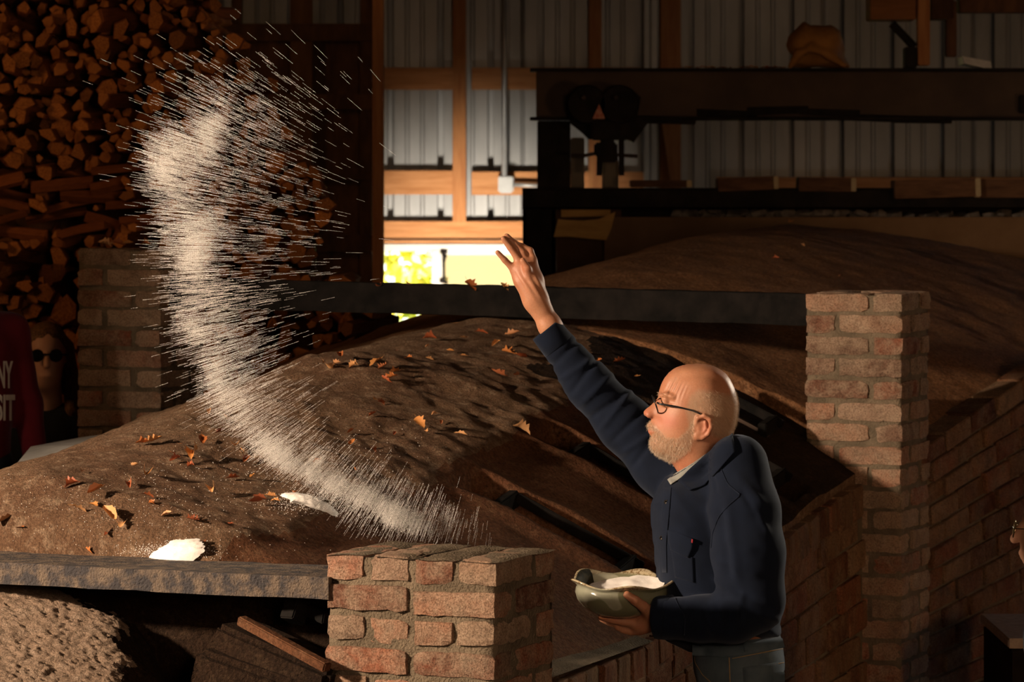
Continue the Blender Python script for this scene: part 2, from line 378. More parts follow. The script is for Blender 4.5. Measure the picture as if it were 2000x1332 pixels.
# ------------------------------------------------------------------ woodpile
WOODEND = simple('split_log_wood', (.22, .070, .014), (.42, .165, .042), .85, 14, .4, 90, .003, vary=.45)
BARK = simple('log_side_bark', (.12, .034, .009), (.26, .083, .022), .9, 9, .5, 70, .004, stretch=(6, 1.5, 6), vary=.4)
def log_mesh(k, r=1.0):
    """a split log 0.42 m long along Y, end grain at -Y; cross-section round, half or wedge"""
    kind = k % 4; n = (6, 5, 7, 5)[kind]; pts = []
    for i in range(n):
        q = 2 * math.pi * i / n + .3 * k
        rr = 1.12 + random.uniform(-.30, .24)
        p = Vector((math.cos(q) * rr, math.sin(q) * rr))
        if kind == 1 and p.y < -.05: p.y = -.05 + .15 * p.y
        if kind == 2:
            if p.x < -.1: p.x = -.1 + .2 * p.x
            if p.y < -.1: p.y = -.1 + .2 * p.y
        if kind == 3: p.x *= .55
        pts.append(p)
    v = []; f = []; L = .42
    for j, (y, s) in enumerate(((-L / 2, .93), (-L / 2 + .012, 1), (0, 1.02), (L / 2, 1))):
        wob = Vector((random.uniform(-.1, .1), random.uniform(-.1, .1)))
        for p in pts: v.append(((p.x * s + wob.x) * r, y + random.uniform(-.004, .004), (p.y * s + wob.y) * r))
    for j in range(3):
        for i in range(n): f.append((j * n + i, j * n + (i + 1) % n, (j + 1) * n + (i + 1) % n, (j + 1) * n + i))
    f.append(tuple(range(n))[::-1]); f.append(tuple(3 * n + i for i in range(n)))
    me = bpy.data.meshes.new('split_log'); me.from_pydata(v, [], f); me.materials.append(BARK); me.materials.append(WOODEND)
    me.polygons[3 * n].material_index = 1; me.polygons[3 * n + 1].material_index = 1
    me.update(); return me
LOGS = [log_mesh(k, .5) for k in range(12)]             # unit diameter, scaled on placement
WD = 13.25
def in_pile(px, py):
    if py > 930 or px > 742: return False
    if px < 372: return py > -40
    if px < 560: return py > (px - 372) * 1.9 - 60
    if px < 622: return py > 322
    return py > 545 + max(0, (px - 660)) * .25
spots = []
py = -32.0
while py < 925:
    band = 322 < py < 470
    px = -60 + random.uniform(0, 20)
    while px < 740:
        big = (1.25 if py > 470 else 1.0)
        w = random.uniform(16, 40) * big
        if band and px < 290 and random.random() < .5:
            w = random.uniform(70, 130); spots.append((px + w / 2, py + random.uniform(-3, 3), w, random.uniform(18, 26), 1)); px += w * .96; continue
        if in_pile(px + w / 2, py): spots.append((px + w / 2, py + random.uniform(-6, 6), w, w * random.uniform(.75, 1.15), 0))
        px += w * .93
    py += 23 if py < 470 else 27
spots = [q for q in spots if not (q[4] == 1 and q[0] > 300)]
def log_vis(q):
    x, y = q[0], q[1]
    hid = (x < 45 and y > 600) or (160 < x < 345 and y > 492) or (440 < x < 742 and 545 < y < 605) or y > 880 or (x > 480 and y > 690) or x < -10 or y < -10
    return q[2] * q[3] * (.02 if hid else 1)
spots.sort(key=log_vis, reverse=True)
def pile_depth(px): return WD + .12 * math.sin(px * .013) - .0009 * px
bulk = MB()
for i, (x, y, w, hh, lay) in enumerate(spots):
    D = pile_depth(x) + random.uniform(-.07, .07)
    p = P(x, y, D); s = D / F
    if i < 300:
        o = obj('split_log', random.choice(LOGS))
        if lay:
            o.scale = (hh * s, w * s / .42, hh * s); o.rotation_euler = (random.uniform(-.3, .3), random.uniform(-.12, .12), math.pi / 2 + random.uniform(-.15, .15)); o.location = p + Vector((0, .05, 0))
            tag(o, 'split log lying lengthwise in the middle band of the woodpile', 'log', 'logs lying lengthwise in the woodpile')
        else:
            o.scale = (w * s * 1.12, 1, hh * s * 1.12); o.rotation_euler = (random.uniform(-.16, .16), random.uniform(0, 6.28), random.gauss(0, .24)); o.location = p + Vector((0, .21, 0))
            sh_ = {0: 'roundish', 1: 'half-round', 2: 'wedge-shaped', 3: 'narrow'}[LOGS.index(o.data) % 4]
            wh_ = 'high in the woodpile above the lengthwise band' if y < 330 and x < 300 else 'in the woodpile left of the brick pillar' if y > 440 and x < 200 else 'in the woodpile below the black angle iron' if y > 600 else 'in the woodpile behind the flying salt'
            tag(o, sh_ + ' end-on split log ' + wh_, 'log', sh_ + ' split logs ' + wh_)
    else:
        me = random.choice(LOGS); R = Euler((random.uniform(-.06, .06), random.uniform(0, 6.28), random.uniform(-.16, .16))).to_matrix()
        if lay: R = Euler((0, 0, math.pi / 2)).to_matrix()
        sc = Vector((w * s * 1.12, 1, hh * s * 1.12)) if not lay else Vector((hh * s, w * s / .42, hh * s))
        bulk.add([R @ Vector((v.co.x * sc.x, v.co.y * sc.y, v.co.z * sc.z)) + p + Vector((0, .21, 0)) for v in me.vertices], [tuple(q.vertices) for q in me.polygons])
o = bulk.build('woodpile_logs', WOODEND); tag(o, 'rest of the split firewood filling the tall woodpile at the back left', 'firewood', kind='stuff')
bk = MB()
for x0, x1, yt in ((-120, 372, -60), (372, 420, 0), (420, 470, 70), (470, 520, 160), (520, 615, 335), (615, 735, 560)):
    a = P(x0, yt, WD + .5); b = P(x1, 1000, WD + .5)
    bk.box(((a.x + b.x) / 2, WD + .55, (a.z + b.z) / 2), (b.x - a.x, .12, a.z - b.z))
o = bk.build('gap_shade_sheet', DARKWOOD); tag(o, 'added dark sheet shading the gaps behind the firewood stack', 'backdrop')  # dark sheet added so gaps between the logs read as shade

# ------------------------------------------------------------------ gantry behind the kiln: I-beam, trolley, channel, planks
GD = 15.1
gs = GD / F
ib = empty('steel_i_beam', P(1500, 185, GD)); tag(ib, 'long brown steel I-beam spanning the upper right above the kiln', 'beam')
def gbox(x0, x1, y0, y1, d0, d1, mb=None):
    a = P(x0, y1, GD); b = P(x1, y0, GD); mb = mb or MB()
    mb.box(((a.x + b.x) / 2, GD + (d0 + d1) / 2, (a.z + b.z) / 2), (b.x - a.x, d1 - d0, b.z - a.z)); return mb
sub('web', gbox(1047, 2150, 140, 230, 0, .012), STEEL_B, ib)
sub('top_flange', gbox(1035, 2150, 134, 140, -.07, .08), IRON_D, ib, bevel=.002)
sub('bottom_flange', gbox(1035, 2150, 229, 235, -.07, .08), IRON_D, ib, bevel=.002)
m = MB()
for x, y in ((1300, 226), (1420, 214), (1520, 208), (1620, 212), (1700, 222), (1800, 226)):
    a = P(x, y + 8, GD - .004); m.box(a, (.26, .004, .03), Matrix.Rotation(random.uniform(-.06, .06), 3, 'Y'))
sub('soot_crust', m, IRON_D, ib, jitter=.004)
# trolley
tr = empty('beam_trolley', P(1178, 210, GD - .15)); tag(tr, 'black heart-shaped trolley with two wheels clamped on the beam end', 'trolley')
def disc(px, py, dep, r, th, mb, n=28):
    c = P(px, py, dep); R = Matrix.Rotation(math.pi / 2, 3, 'X')
    return mb.lathe([(0.0001, -th / 2), (r * .92, -th / 2), (r, -th * .3), (r, th * .3), (r * .92, th / 2), (.0001, th / 2)], c, n, R)
for x in (1146, 1209):
    sub('wheel', disc(x, 204, GD - .16, 38 * gs, .05, MB()), IRON_D, tr, smooth=False)
    sub('axle_nut', disc(x - 6, 191, GD - .195, 5 * gs, .03, MB(), 6), IRON, tr)
hv = [P(x, y, GD - .13) for x, y in ((1104, 188), (1113, 240), (1140, 262), (1150, 272), (1213, 272), (1225, 262), (1243, 236), (1252, 190), (1232, 172), (1180, 190), (1128, 172))]
v = hv + [p + Vector((0, .03, 0)) for p in hv]; k = len(hv)
f = [tuple(range(k))[::-1], tuple(range(k, 2 * k))] + [(i, (i + 1) % k, k + (i + 1) % k, k + i) for i in range(k)]
sub('side_plate', MB().add(v, f), IRON_D, tr)
v2 = [p + Vector((.03, .3, 0)) for p in v]; sub('side_plate', MB().add(v2, f), IRON_D, tr)
REDP = simple('red_label_paint', (.40, .06, .03), (.55, .30, .2), .6, 60, 0)
tv = [P(x, y, GD - .20) for x, y in ((1170, 204), (1157, 232), (1182, 232))]; tv += [p + Vector((0, .07, 0)) for p in tv]
sub('warning_plate', MB().add(tv, [(0, 1, 2), (5, 4, 3), (0, 3, 4, 1), (1, 4, 5, 2), (2, 5, 3, 0)]), REDP, tr)
m = MB(); m.box(P(1183, 255, GD - .15), (.13, .08, .08)); sub('yoke', m, IRON_D, tr, bevel=.01)
m = MB(); m.tube([P(1236, 230, GD - .1), P(1222, 272, GD - .1)], .03, 8); m.beam(P(1255, 235, GD - .1), P(1228, 272, GD - .1), .05, .05); sub('bumper', m, IRON_D, tr)
hk = empty('hoist_block', P(1183, 300, GD - .12)); tag(hk, 'small black hoist block with cross pins hanging under the trolley', 'hoist')
m = MB(); m.box(P(1183, 292, GD - .12), (.10, .07, .06)); m.box(P(1186, 284, GD - .12), (.06, .05, .06)); m.box(P(1186, 308, GD - .12), (.09, .06, .04)); sub('block', m, IRON_D, hk, bevel=.008)
m = MB(); m.tube([P(1115, 303, GD - .12), P(1140, 304, GD - .12), P(1160, 300, GD - .12), P(1245, 305, GD - .12)], .008, 8); sub('cross_pin', m, IRON, hk)
m = MB(); m.beam(P(1172, 280, GD - .12), P(1170, 343, GD - .12), .03, .024); m.beam(P(1213, 268, GD - .12), P(1214, 343, GD - .12), .03, .022); sub('side_strap', m, IRON_D, hk)
# posts and plates under the beam
GREYP = simple('grey_post_paint', (.13, .11, .085), (.17, .145, .11), .7, 6, .1)
for x0, x1, lab in ((1115, 1142, 'slim grey steel post under the trolley, the left of two'), (1178, 1209, 'slim grey steel post directly under the hoist block')):
    gb = gbox(x0, x1, 268 if x0 < 1150 else 312, 374, .05, .13); o = gb.build('steel_post', GREYP, bevel=.004); tag(o, lab, 'post')
o = gbox(1050, 1114, 236, 372, .0, .25).build('steel_column', IRON_D, bevel=.004); tag(o, 'wide black steel column carrying the end of the I-beam', 'column')
ch = empty('steel_channel', P(1500, 388, GD)); tag(ch, 'long black steel channel lying level below the I-beam', 'channel')
sub('channel_web', gbox(1020, 2150, 370, 408, -.05, .0), IRON_D, ch); sub('channel_flange', gbox(1020, 2150, 367, 371, -.05, .2), IRON_D, ch); sub('channel_flange', gbox(1020, 2150, 405, 409, -.05, .2), IRON_D, ch)
pl = empty('steel_plate_column', P(1052, 480, GD)); tag(pl, 'black upright steel column at the left end of the channel', 'column')
sub('face_plate', gbox(1021, 1084, 390, 820, -.02, .0), IRON_D, pl); sub('side_plate', gbox(1078, 1085, 390, 820, -.02, .2), IRON_D, pl); sub('side_plate', gbox(1021, 1027, 390, 820, -.02, .2), IRON_D, pl)
# yellow plywood scrap
YEL = simple('yellow_wood', (.52, .29, .085), (.62, .37, .12), .8, 5, .2, 60, .002, stretch=(2, 8, 8))
for poly, lab, dd in ((((1096, 393), (1192, 392), (1192, 422), (1096, 424)), 'dull yellow board end tucked under the black channel', .06),
                      (((1090, 428), (1112, 430), (1140, 431), (1170, 428), (1202, 414), (1194, 446), (1184, 469), (1150, 466), (1110, 462), (1081, 463)), 'wavy-topped yellow plywood scrap leaning behind the rear arch', -.03)):
    tv = [P(x, y, GD + dd) for x, y in poly]; k = len(tv); tv += [p + Vector((0, .035, 0)) for p in tv]
    o = MB().add(tv, [tuple(range(k)), tuple(range(k, 2 * k))[::-1]] + [(i, k + i, k + (i + 1) % k, (i + 1) % k) for i in range(k)]).build('board_scrap', YEL); tag(o, lab, 'board')
# planks lying on the channel
PLK = simple('weathered_plank', (.075, .036, .018), (.14, .07, .035), .85, 4, .2, 60, .002, stretch=(2, 8, 8), vary=.3)
PALE = simple('sawn_end', (.42, .33, .19), (.50, .40, .25), .8, 30, .1)
def plank(x0, x1, y0, y1, dep, lab, end='r', tilt=0.0):
    a = P(x0, y1, GD); b = P(x1, y0, GD); L = b.x - a.x; hgt = b.z - a.z
    e = empty('plank', ((a.x + b.x) / 2, GD + dep, (a.z + b.z) / 2)); e.rotation_euler = (0, tilt, 0); tag(e, lab, 'plank')
    MB().box((0, 0, 0), (L, .16, hgt)).build('plank_body', PLK, e, bevel=.003)
    sx = L / 2 if end == 'r' else -L / 2
    MB().box((sx + (.004 if end == 'r' else -.004), -.012, 0), (.022, .150, hgt * .96)).build('sawn_end', PALE, e, bevel=.002)
    return e
plank(1230, 1342, 352, 366, -.02, 'low dark plank with a pale left-cut end beside the hoist', 'r')
plank(1400, 1512, 346, 372, .02, 'thick dark plank with pale sawn end, first right of the hoist', 'r', -.04)
plank(1557, 1662, 347, 374, .0, 'thick dark plank with pale sawn end, in the middle of the channel', 'r', .01)
plank(1742, 1902, 350, 386, -.03, 'long grey plank whose pale end shows, right part of the channel', 'r', -.03)
plank(1906, 2120, 350, 386, .0, 'reddish plank running out of the frame on the channel', 'l')
# rubble layer and tan end wall
RUB = simple('pale_rubble', (.10, .085, .07), (.24, .21, .18), .9, 30, .6, 60, .006)
m = MB(); k = 0
for i in range(60):
    x = 1320 + i * 12.5; y = 418 + (8 if x > 1750 else 0) + random.uniform(-5, 5)
    m.box(P(x, y, GD + .1 + random.uniform(0, .1)), (random.uniform(.03, .07), .06, random.uniform(.012, .035)), Euler((random.uniform(-.4, .4), random.uniform(-.4, .4), random.uniform(-3, 3))).to_matrix())
o = m.build('rubble', RUB, jitter=.006); tag(o, 'pale broken rubble heaped in the gap under the black channel', 'rubble', kind='stuff')
m = gbox(1180, 2200, 424, 700, .02, .10); m2 = m
o = m.build('tan_end_panel', TAN, bevel=.004); tag(o, 'flat tan board wall behind the rear kiln arch', 'panel')
o = gbox(1086, 1215, 384, 700, .12, .16).build('brown_panel', simple('brown_board', (.075, .036, .016), (.11, .055, .026), .85, 5, .1)); tag(o, 'dark reddish-brown board wall left of the tan wall behind the arch', 'panel')
o = gbox(1190, 2200, 408, 426, .2, .24).build('back_strip', IRON_D); tag(o, 'dark strip of steel behind the rubble under the channel', 'strip')
# things standing on the beam
CANV = simple('ochre_canvas', (.22, .10, .025), (.36, .17, .045), .9, 7, .5, 120, .004)
# ------------------------------------------------------------------ kiln frame: u across (right side 0, left side -2.85), v along the axis
TH = math.radians(22.3); AX = (math.sin(TH), math.cos(TH)); CX = (math.cos(TH), -math.sin(TH)); KO = (-.035, 7.74)
def W(u, v, z=0.0): return Vector((KO[0] + u * CX[0] + v * AX[0], KO[1] + u * CX[1] + v * AX[1], z))
UC = -1.42
def arch(u, v, zc, zr, ur, pw=1.9):
    t = np.clip(np.where(u > UC, (u - UC) / (ur - UC), (UC - u) / 1.35), 0, 1.25)
    return zr + (zc - zr) * (1 - np.where(u > UC, t ** pw, t ** 1.25))
def sstep(a, b, x): q = np.clip((x - a) / (b - a), 0, 1); return q * q * (3 - 2 * q)
SLOTS = ((1.53, .36, -.68, -.24), (2.12, .25, -.70, -.22), (2.74, .2, -.66, -.2))
def z_front(u, v, noise_on=True):
    zc = np.interp(v, [-.1, .22, .34, 1.34, 2.13, 3.3], [1.25, 1.31, 1.40, 1.515, 1.615, 1.69]); zr = np.interp(v, [0, .67, 1.33, 2.5, 3.33], [.90, .94, .96, 1.13, 1.24])
    z = arch(u, v, zc, zr, -.12)
    if noise_on:
        o = np.zeros_like(u)
        crust = sstep(-.70, -.78, u + .10 * fbm(u * 4, v * 4, o, 3))
        z = z + .022 * crust * (1 + .9 * fbm(u * 5 + 3, v * 5, o + 2, 4)) + .009 * crust * fbm(u * 24, v * 24, o, 3) + .010 * fbm(u * 3, v * 3, o + 5, 3)
        lump = np.exp(-((u + 1.35) / .22) ** 2 - ((v - 2.02) / .2) ** 2); z = z + .035 * lump
        for vs, sk, ua, ub in SLOTS:
            d = np.abs(v - vs - sk * (u + .45)); wv = .062 + .012 * vnoise(u * 9, o + vs, o)
            ins = sstep(wv + .022, wv, d) * sstep(ua - .03, ua, u) * sstep(ub + .03, ub, u)
            z = z - .055 * ins + .018 * sstep(wv + .11, wv + .03, d) * (1 - ins) * sstep(ua - .12, ua, u) * sstep(ub + .1, ub, u)
    return z
def z_rear(u, v, noise_on=True):
    ur = .153 * np.maximum(v - 3.6, 0) - .06
    zc = np.interp(v, [3.3, 4.4, 5.6, 6.6], [1.70, 1.86, 1.965, 2.0]); zr = np.interp(v, [3.3, 3.68, 4.4, 6.6], [1.28, 1.33, 1.47, 1.56])
    z = arch(u, v, zc, zr, ur, 1.75)
    if noise_on: z = z + .016 * fbm(u * 3.2, v * 3.2, np.zeros_like(u) + 9, 4) + .006 * fbm(u * 14, v * 14, np.zeros_like(u), 3)
    return z
def z_fire(u, v, noise_on=True):
    zc = np.interp(v, [-2.6, -1.2, -.35, .1], [.42, .80, 1.095, 1.185]); zr = np.interp(v, [-2.6, 0], [.2, .66])
    z = arch(u, v, zc, zr, -.1, 1.7)
    if noise_on:
        o = np.zeros_like(u)
        z = z - .30 * sstep(0, .34, (u + 1.0) * .74 + (v + .02) * .67 + .10 * fbm(u * 5, v * 5, o, 3)) + .014 * fbm(u * 4, v * 4, o + 3, 3) + .0045 * fbm(u * 95, v * 95, o, 2) + .0035 * vnoise(u * 150, v * 150, o)
        d = np.abs(v + .06 - .22 * (u + .55)); ins = sstep(.10, .07, d) * sstep(-.80, -.75, u); z = z - .05 * ins
    return z
def field(name, zf, u0, u1, nu, v0, v1, nv, mats, pick=None, skirt=None):
    vs = np.linspace(v0, v1, nv); U, V = np.meshgrid(np.linspace(0, 1, nu), vs, indexing='ij')
    U = u0 + U * ((u1(V) if callable(u1) else u1) - u0)
    Z = zf(U, V)
    X = KO[0] + U * CX[0] + V * AX[0]; Y = KO[1] + U * CX[1] + V * AX[1]
    co = np.stack([X, Y, Z], -1).reshape(-1, 3)
    i = np.arange(nu * nv).reshape(nu, nv)
    q = np.stack([i[:-1, :-1], i[1:, :-1], i[1:, 1:], i[:-1, 1:]], -1).reshape(-1, 4)
    # skirt down to the ground on the two ends
    n0 = len(co); ex = []; fq = [q]
    for row in (i[:, 0], i[:, -1][::-1], i[0, :][::-1], i[-1, :]):
        b = co[row].copy(); b[:, 2] = skirt if skirt is not None else -.1
        j = np.arange(len(row)) + n0; n0 += len(row); ex.append(b)
        fq.append(np.stack([row[:-1], j[:-1], j[1:], row[1:]], -1))
    me = pymesh(name, np.concatenate([co] + ex), np.concatenate(fq), None, True)
    for m in mats: me.materials.append(m)
    if pick is not None:
        k = pick((U[:-1, :-1] + U[1:, 1:]).ravel() / 2, (V[:-1, :-1] + V[1:, 1:]).ravel() / 2).astype(np.int32)
        k = np.concatenate([k, np.zeros(len(me.polygons) - len(k), np.int32)]); me.polygons.foreach_set('material_index', k)
    return me
kiln = empty('kiln', W(UC, 1.5, 0)); tag(kiln, 'huge arched clay-covered wood kiln climbing away behind the brick pillars', 'kiln')
def ksub(o, parent=None):
    p = parent or kiln; o.parent = p
    if p is kiln: o.matrix_parent_inverse = Matrix.Translation(kiln.location).inverted()
    return o
SMOOTHC = clay_material('smooth_brown_clay', (.085, .036, .018), (.125, .056, .028), (.15, .078, .042), .45, 70)
SHADEC = clay_material('shade_clay', (.014, .008, .005), (.026, .014, .008), (.04, .024, .014), .8, 70)  # near-black clay, shade painted into its colour
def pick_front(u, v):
    w = u + .10 * fbm(u * 4, v * 4, u * 0, 3); return np.where((w > -.98) & (v + .2 * fbm(u * 3, v * 3, u * 0 + 4, 3) > 2.55), 2, np.where(w > -.75, 1, 0))  # last index paints shade on the back right of the crust
me_front = field('front_arch', z_front, -2.95, -.15, 236, .235, 3.45, 276, [CLAY, SMOOTHC, SHADEC], pick_front, .2)
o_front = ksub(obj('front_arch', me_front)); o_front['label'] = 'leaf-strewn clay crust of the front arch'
me_rear = field('rear_arch', z_rear, -3.0, lambda v: np.maximum(.153 * (v - 3.6), 0) - .075, 180, 3.40, 6.6, 160, [CLAY_D], None, .2)
o_rear = ksub(obj('rear_arch', me_rear)); o_rear['label'] = 'smooth brown clay rear arch'
me_fire = field('firebox_arch', z_fire, -2.6, -.06, 520, -1.5, .24, 380, [PLASTER, SHADEC], lambda u, v: ((u + 1.0) * .74 + (v + .02) * .67 + .10 * fbm(u * 5, v * 5, u * 0, 3) + .05 * fbm(u * 30, v * 30, u * 0, 2)) > .03, .0)  # trough past the slanting edge gets shade painted as dark clay
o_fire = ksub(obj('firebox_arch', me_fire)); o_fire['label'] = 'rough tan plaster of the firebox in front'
bvh_front = BVHTree.FromPolygons([v.co[:] for v in me_front.vertices], [p.vertices[:] for p in me_front.polygons])
bvh_rear = BVHTree.FromPolygons([v.co[:] for v in me_rear.vertices], [p.vertices[:] for p in me_rear.polygons])
EYE = Vector((0, 0, CZ))
def hit(px, py, bv=None):
    d = (P(px, py, 10) - EYE).normalized(); r = (bv or bvh_front).ray_cast(EYE, d)
    return (r[0], r[1]) if r[0] is not None else (None, None)
def zdown(x, y, bv=None):
    r = (bv or bvh_front).ray_cast(Vector((x, y, 4)), Vector((0, 0, -1))); return r[0].z if r[0] is not None else 1.0

# ------------------------------------------------------------------ bricks
def brick_mesh(lx, ly, lz, cuts, rough, name='brick'):
    bm = bmesh.new(); bmesh.ops.create_cube(bm, size=1)
    for v in bm.verts: v.co = Vector((v.co.x * lx, v.co.y * ly, v.co.z * lz))
    if cuts:
        for axis, c in ((0, cuts), (1, max(1, cuts // 2)), (2, max(1, cuts // 2))):
            es = [e for e in bm.edges if abs((e.verts[0].co - e.verts[1].co)[axis]) > 1e-6 and all(abs((e.verts[0].co - e.verts[1].co)[k]) < 1e-6 for k in range(3) if k != axis)]
            bmesh.ops.subdivide_edges(bm, edges=es, cuts=c, use_grid_fill=True)
        sd = random.uniform(0, 99)
        for v in bm.verts:
            n = sum(1 for k, l in ((0, lx), (1, ly), (2, lz)) if abs(abs(v.co[k]) - l / 2) < 1e-5)
            pull = {0: 0, 1: 0, 2: .0022, 3: .0045}[n] * random.uniform(.2, 2.0)
            c = v.co.copy()
            for k, l in ((0, lx), (1, ly), (2, lz)):
                if abs(abs(c[k]) - l / 2) < 1e-5 and n > 1: v.co[k] -= math.copysign(pull, c[k])
            v.co += Vector((random.uniform(-1, 1), random.uniform(-1, 1), random.uniform(-1, 1))) * rough
    else:
        bmesh.ops.bevel(bm, geom=bm.edges[:], offset=.005, segments=1, affect='EDGES')
        for v in bm.verts: v.co += Vector((random.uniform(-1, 1), random.uniform(-1, 1), random.uniform(-1, 1))) * rough
    me = bpy.data.meshes.new(name); bm.to_mesh(me); bm.free()
    return me
BL, BW_, BH = .206, .096, .0585
STRETCH = [brick_mesh(BL, BW_, BH, 7, .0012) for _ in range(4)]
for m_ in STRETCH: m_.materials.append(BR)
def put_brick(meshes, p, rz, parent, jit=.003, sc=(1, 1, 1)):
    o = obj('brick', random.choice(meshes), parent)
    o.location = Vector(p) + Vector((random.uniform(-jit, jit), random.uniform(-jit, jit), random.uniform(-jit, jit)))
    o.rotation_euler = (random.choice((0, math.pi)) + random.uniform(-.012, .012), random.uniform(-.014, .014), rz + random.choice((0, math.pi)) + random.uniform(-.014, .014))
    o.scale = sc
    return o
def mortar_block(lx, ly, z0, z1, parent, rough=.004):
    bm = bmesh.new(); bmesh.ops.create_cube(bm, size=1)
    for v in bm.verts: v.co = Vector((v.co.x * lx, v.co.y * ly, z0 if v.co.z < 0 else z1))
    es = [e for e in bm.edges if abs((e.verts[0].co - e.verts[1].co).z) > .1]
    bmesh.ops.subdivide_edges(bm, edges=es, cuts=int((z1 - z0) / .016), use_grid_fill=True)
    es = [e for e in bm.edges if abs((e.verts[0].co - e.verts[1].co).z) < 1e-6]
    bmesh.ops.subdivide_edges(bm, edges=es, cuts=14, use_grid_fill=True)
    for v in bm.verts:
        if abs(v.co.x) > lx / 2 - 1e-4 or abs(v.co.y) > ly / 2 - 1e-4 or v.co.z > z1 - 1e-4:
            q = float(fbm(np.array([v.co.x * 30]), np.array([v.co.y * 30]), np.array([v.co.z * 30]), 3)[0])
            d = Vector((v.co.x, v.co.y, 0)).normalized(); v.co += d * q * rough * 1.6; v.co.z += q * rough
    me = bpy.data.meshes.new('mortar'); bm.to_mesh(me); bm.free(); me.polygons.foreach_set('use_smooth', np.ones(len(me.polygons), bool))
    return obj('mortar', me, parent, MORT)
def pillar(label, corner, rot, wide, top, deep=.325, pitch=.0675, first='A'):
    """corner = right front corner on the ground; local x across to the right, local y going back"""
    e = empty('brick_pillar', (corner[0], corner[1], 0), rot); tag(e, label, 'pillar', None)
    W2 = wide
    mortar_block(W2 - .014, deep - .014, 0, top - .005, e).location = (-W2 / 2, deep / 2, 0)
    k = 0; z = top - BH / 2
    H = math.pi / 2
    while z > -.03:
        A = (k % 2 == 0) == (first == 'A')
        if W2 > .36:
            gap = (W2 - 2 * BL)
            if A:
                for q in range(4): put_brick(STRETCH, (-W2 + BW_ / 2 + q * (W2 - BW_) / 3, BL / 2, z), H, e, .004)
                for q in range(2): put_brick(STRETCH, (-W2 + BL / 2 + q * (BL + gap), deep - BW_ / 2, z), 0, e)
            else:
                for q in range(2): put_brick(STRETCH, (-W2 + BL / 2 + q * (BL + gap), BW_ / 2, z), 0, e, .004)
                for q in range(4): put_brick(STRETCH, (-W2 + BW_ / 2 + q * (W2 - BW_) / 3, deep - BL / 2, z), H, e)
        else:
            g = .012
            if A:
                put_brick(STRETCH, (-W2 + BL / 2, BW_ / 2, z), 0, e); put_brick(STRETCH, (-BW_ / 2, BL / 2, z), H, e)
                put_brick(STRETCH, (-BL / 2, deep - BW_ / 2, z), 0, e); put_brick(STRETCH, (-W2 + BW_ / 2, deep - BL / 2, z), H, e)
            else:
                put_brick(STRETCH, (-W2 + BW_ / 2, BL / 2, z), H, e); put_brick(STRETCH, (-BL / 2, BW_ / 2, z), 0, e)
                put_brick(STRETCH, (-W2 + BL / 2, deep - BW_ / 2, z), 0, e); put_brick(STRETCH, (-BW_ / 2, deep - BL / 2, z), H, e)
        z -= pitch; k += 1
    return e
fp = pillar('short wide brick pillar nearest the camera, its dusty top in full view', W(.0, 0), -math.radians(24.5), .425, 1.303, pitch=.0685)
# mortar cap smeared over the top of the near pillar, split by joints
for q in range(4):
    x0 = -.425 + q * .1075; bmv = []; nx, ny = 7, 16; f = []
    for j in range(ny):
        for i in range(nx):
            x = x0 + .012 * (q > 0) + i / (nx - 1) * .096; y = -.002 + j / (ny - 1) * .325
            z = 1.301 + .005 * (1 - abs(2 * i / (nx - 1) - 1) ** 6) * (1 - abs(2 * j / (ny - 1) - 1) ** 8) + .003 * float(vnoise(np.array([x * 40.]), np.array([y * 22.]), np.array([q * 1.]))[0])
            bmv.append((x + .003 * math.sin(j * .7 + q * 2), y, z))
    for j in range(ny - 1):
        for i in range(nx - 1): f.append((j * nx + i, j * nx + i + 1, (j + 1) * nx + i + 1, (j + 1) * nx + i))
    me = pymesh('mortar_cap', bmv, f, MORT, True); obj('mortar_cap', me, fp)
pillar('tall brick pillar at the right, behind the man in the navy jacket', W(0, 3.27), -TH, .315, 1.812)
lp = pillar('dim brick pillar at the left in front of the woodpile', W(-2.515, 3.14), -TH, .32, 1.937)

# side walls of the kiln
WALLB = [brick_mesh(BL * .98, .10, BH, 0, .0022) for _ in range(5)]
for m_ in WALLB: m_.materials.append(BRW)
def wall_core(name, a, b, thick_dir, z0, za, zb):
    a = Vector(a); b = Vector(b); t = Vector(thick_dir)
    v = [(a.x, a.y, z0), (b.x, b.y, z0), (b.x, b.y, zb), (a.x, a.y, za)]; v = v + [(p[0] + t.x, p[1] + t.y, p[2]) for p in v]
    return ksub(MB().add(v, [(0, 1, 2, 3), (7, 6, 5, 4), (0, 4, 5, 1), (1, 5, 6, 2), (2, 6, 7, 3), (3, 7, 4, 0)]).build(name, MORT))
inw = Vector((-CX[0] * .18, -CX[1] * .18, 0))
def zr_front(v): return float(np.interp(v, [0, .67, 1.33, 2.5, 3.33], [.90, .94, .96, 1.13, 1.24]))
vv = [.3, .67, 1.33, 2.5, 3.30]
for a, b in zip(vv[:-1], vv[1:]): wall_core('side_wall_core', W(-.128, a), W(-.128, b), inw, 0, zr_front(a) - .012, zr_front(b) - .012)
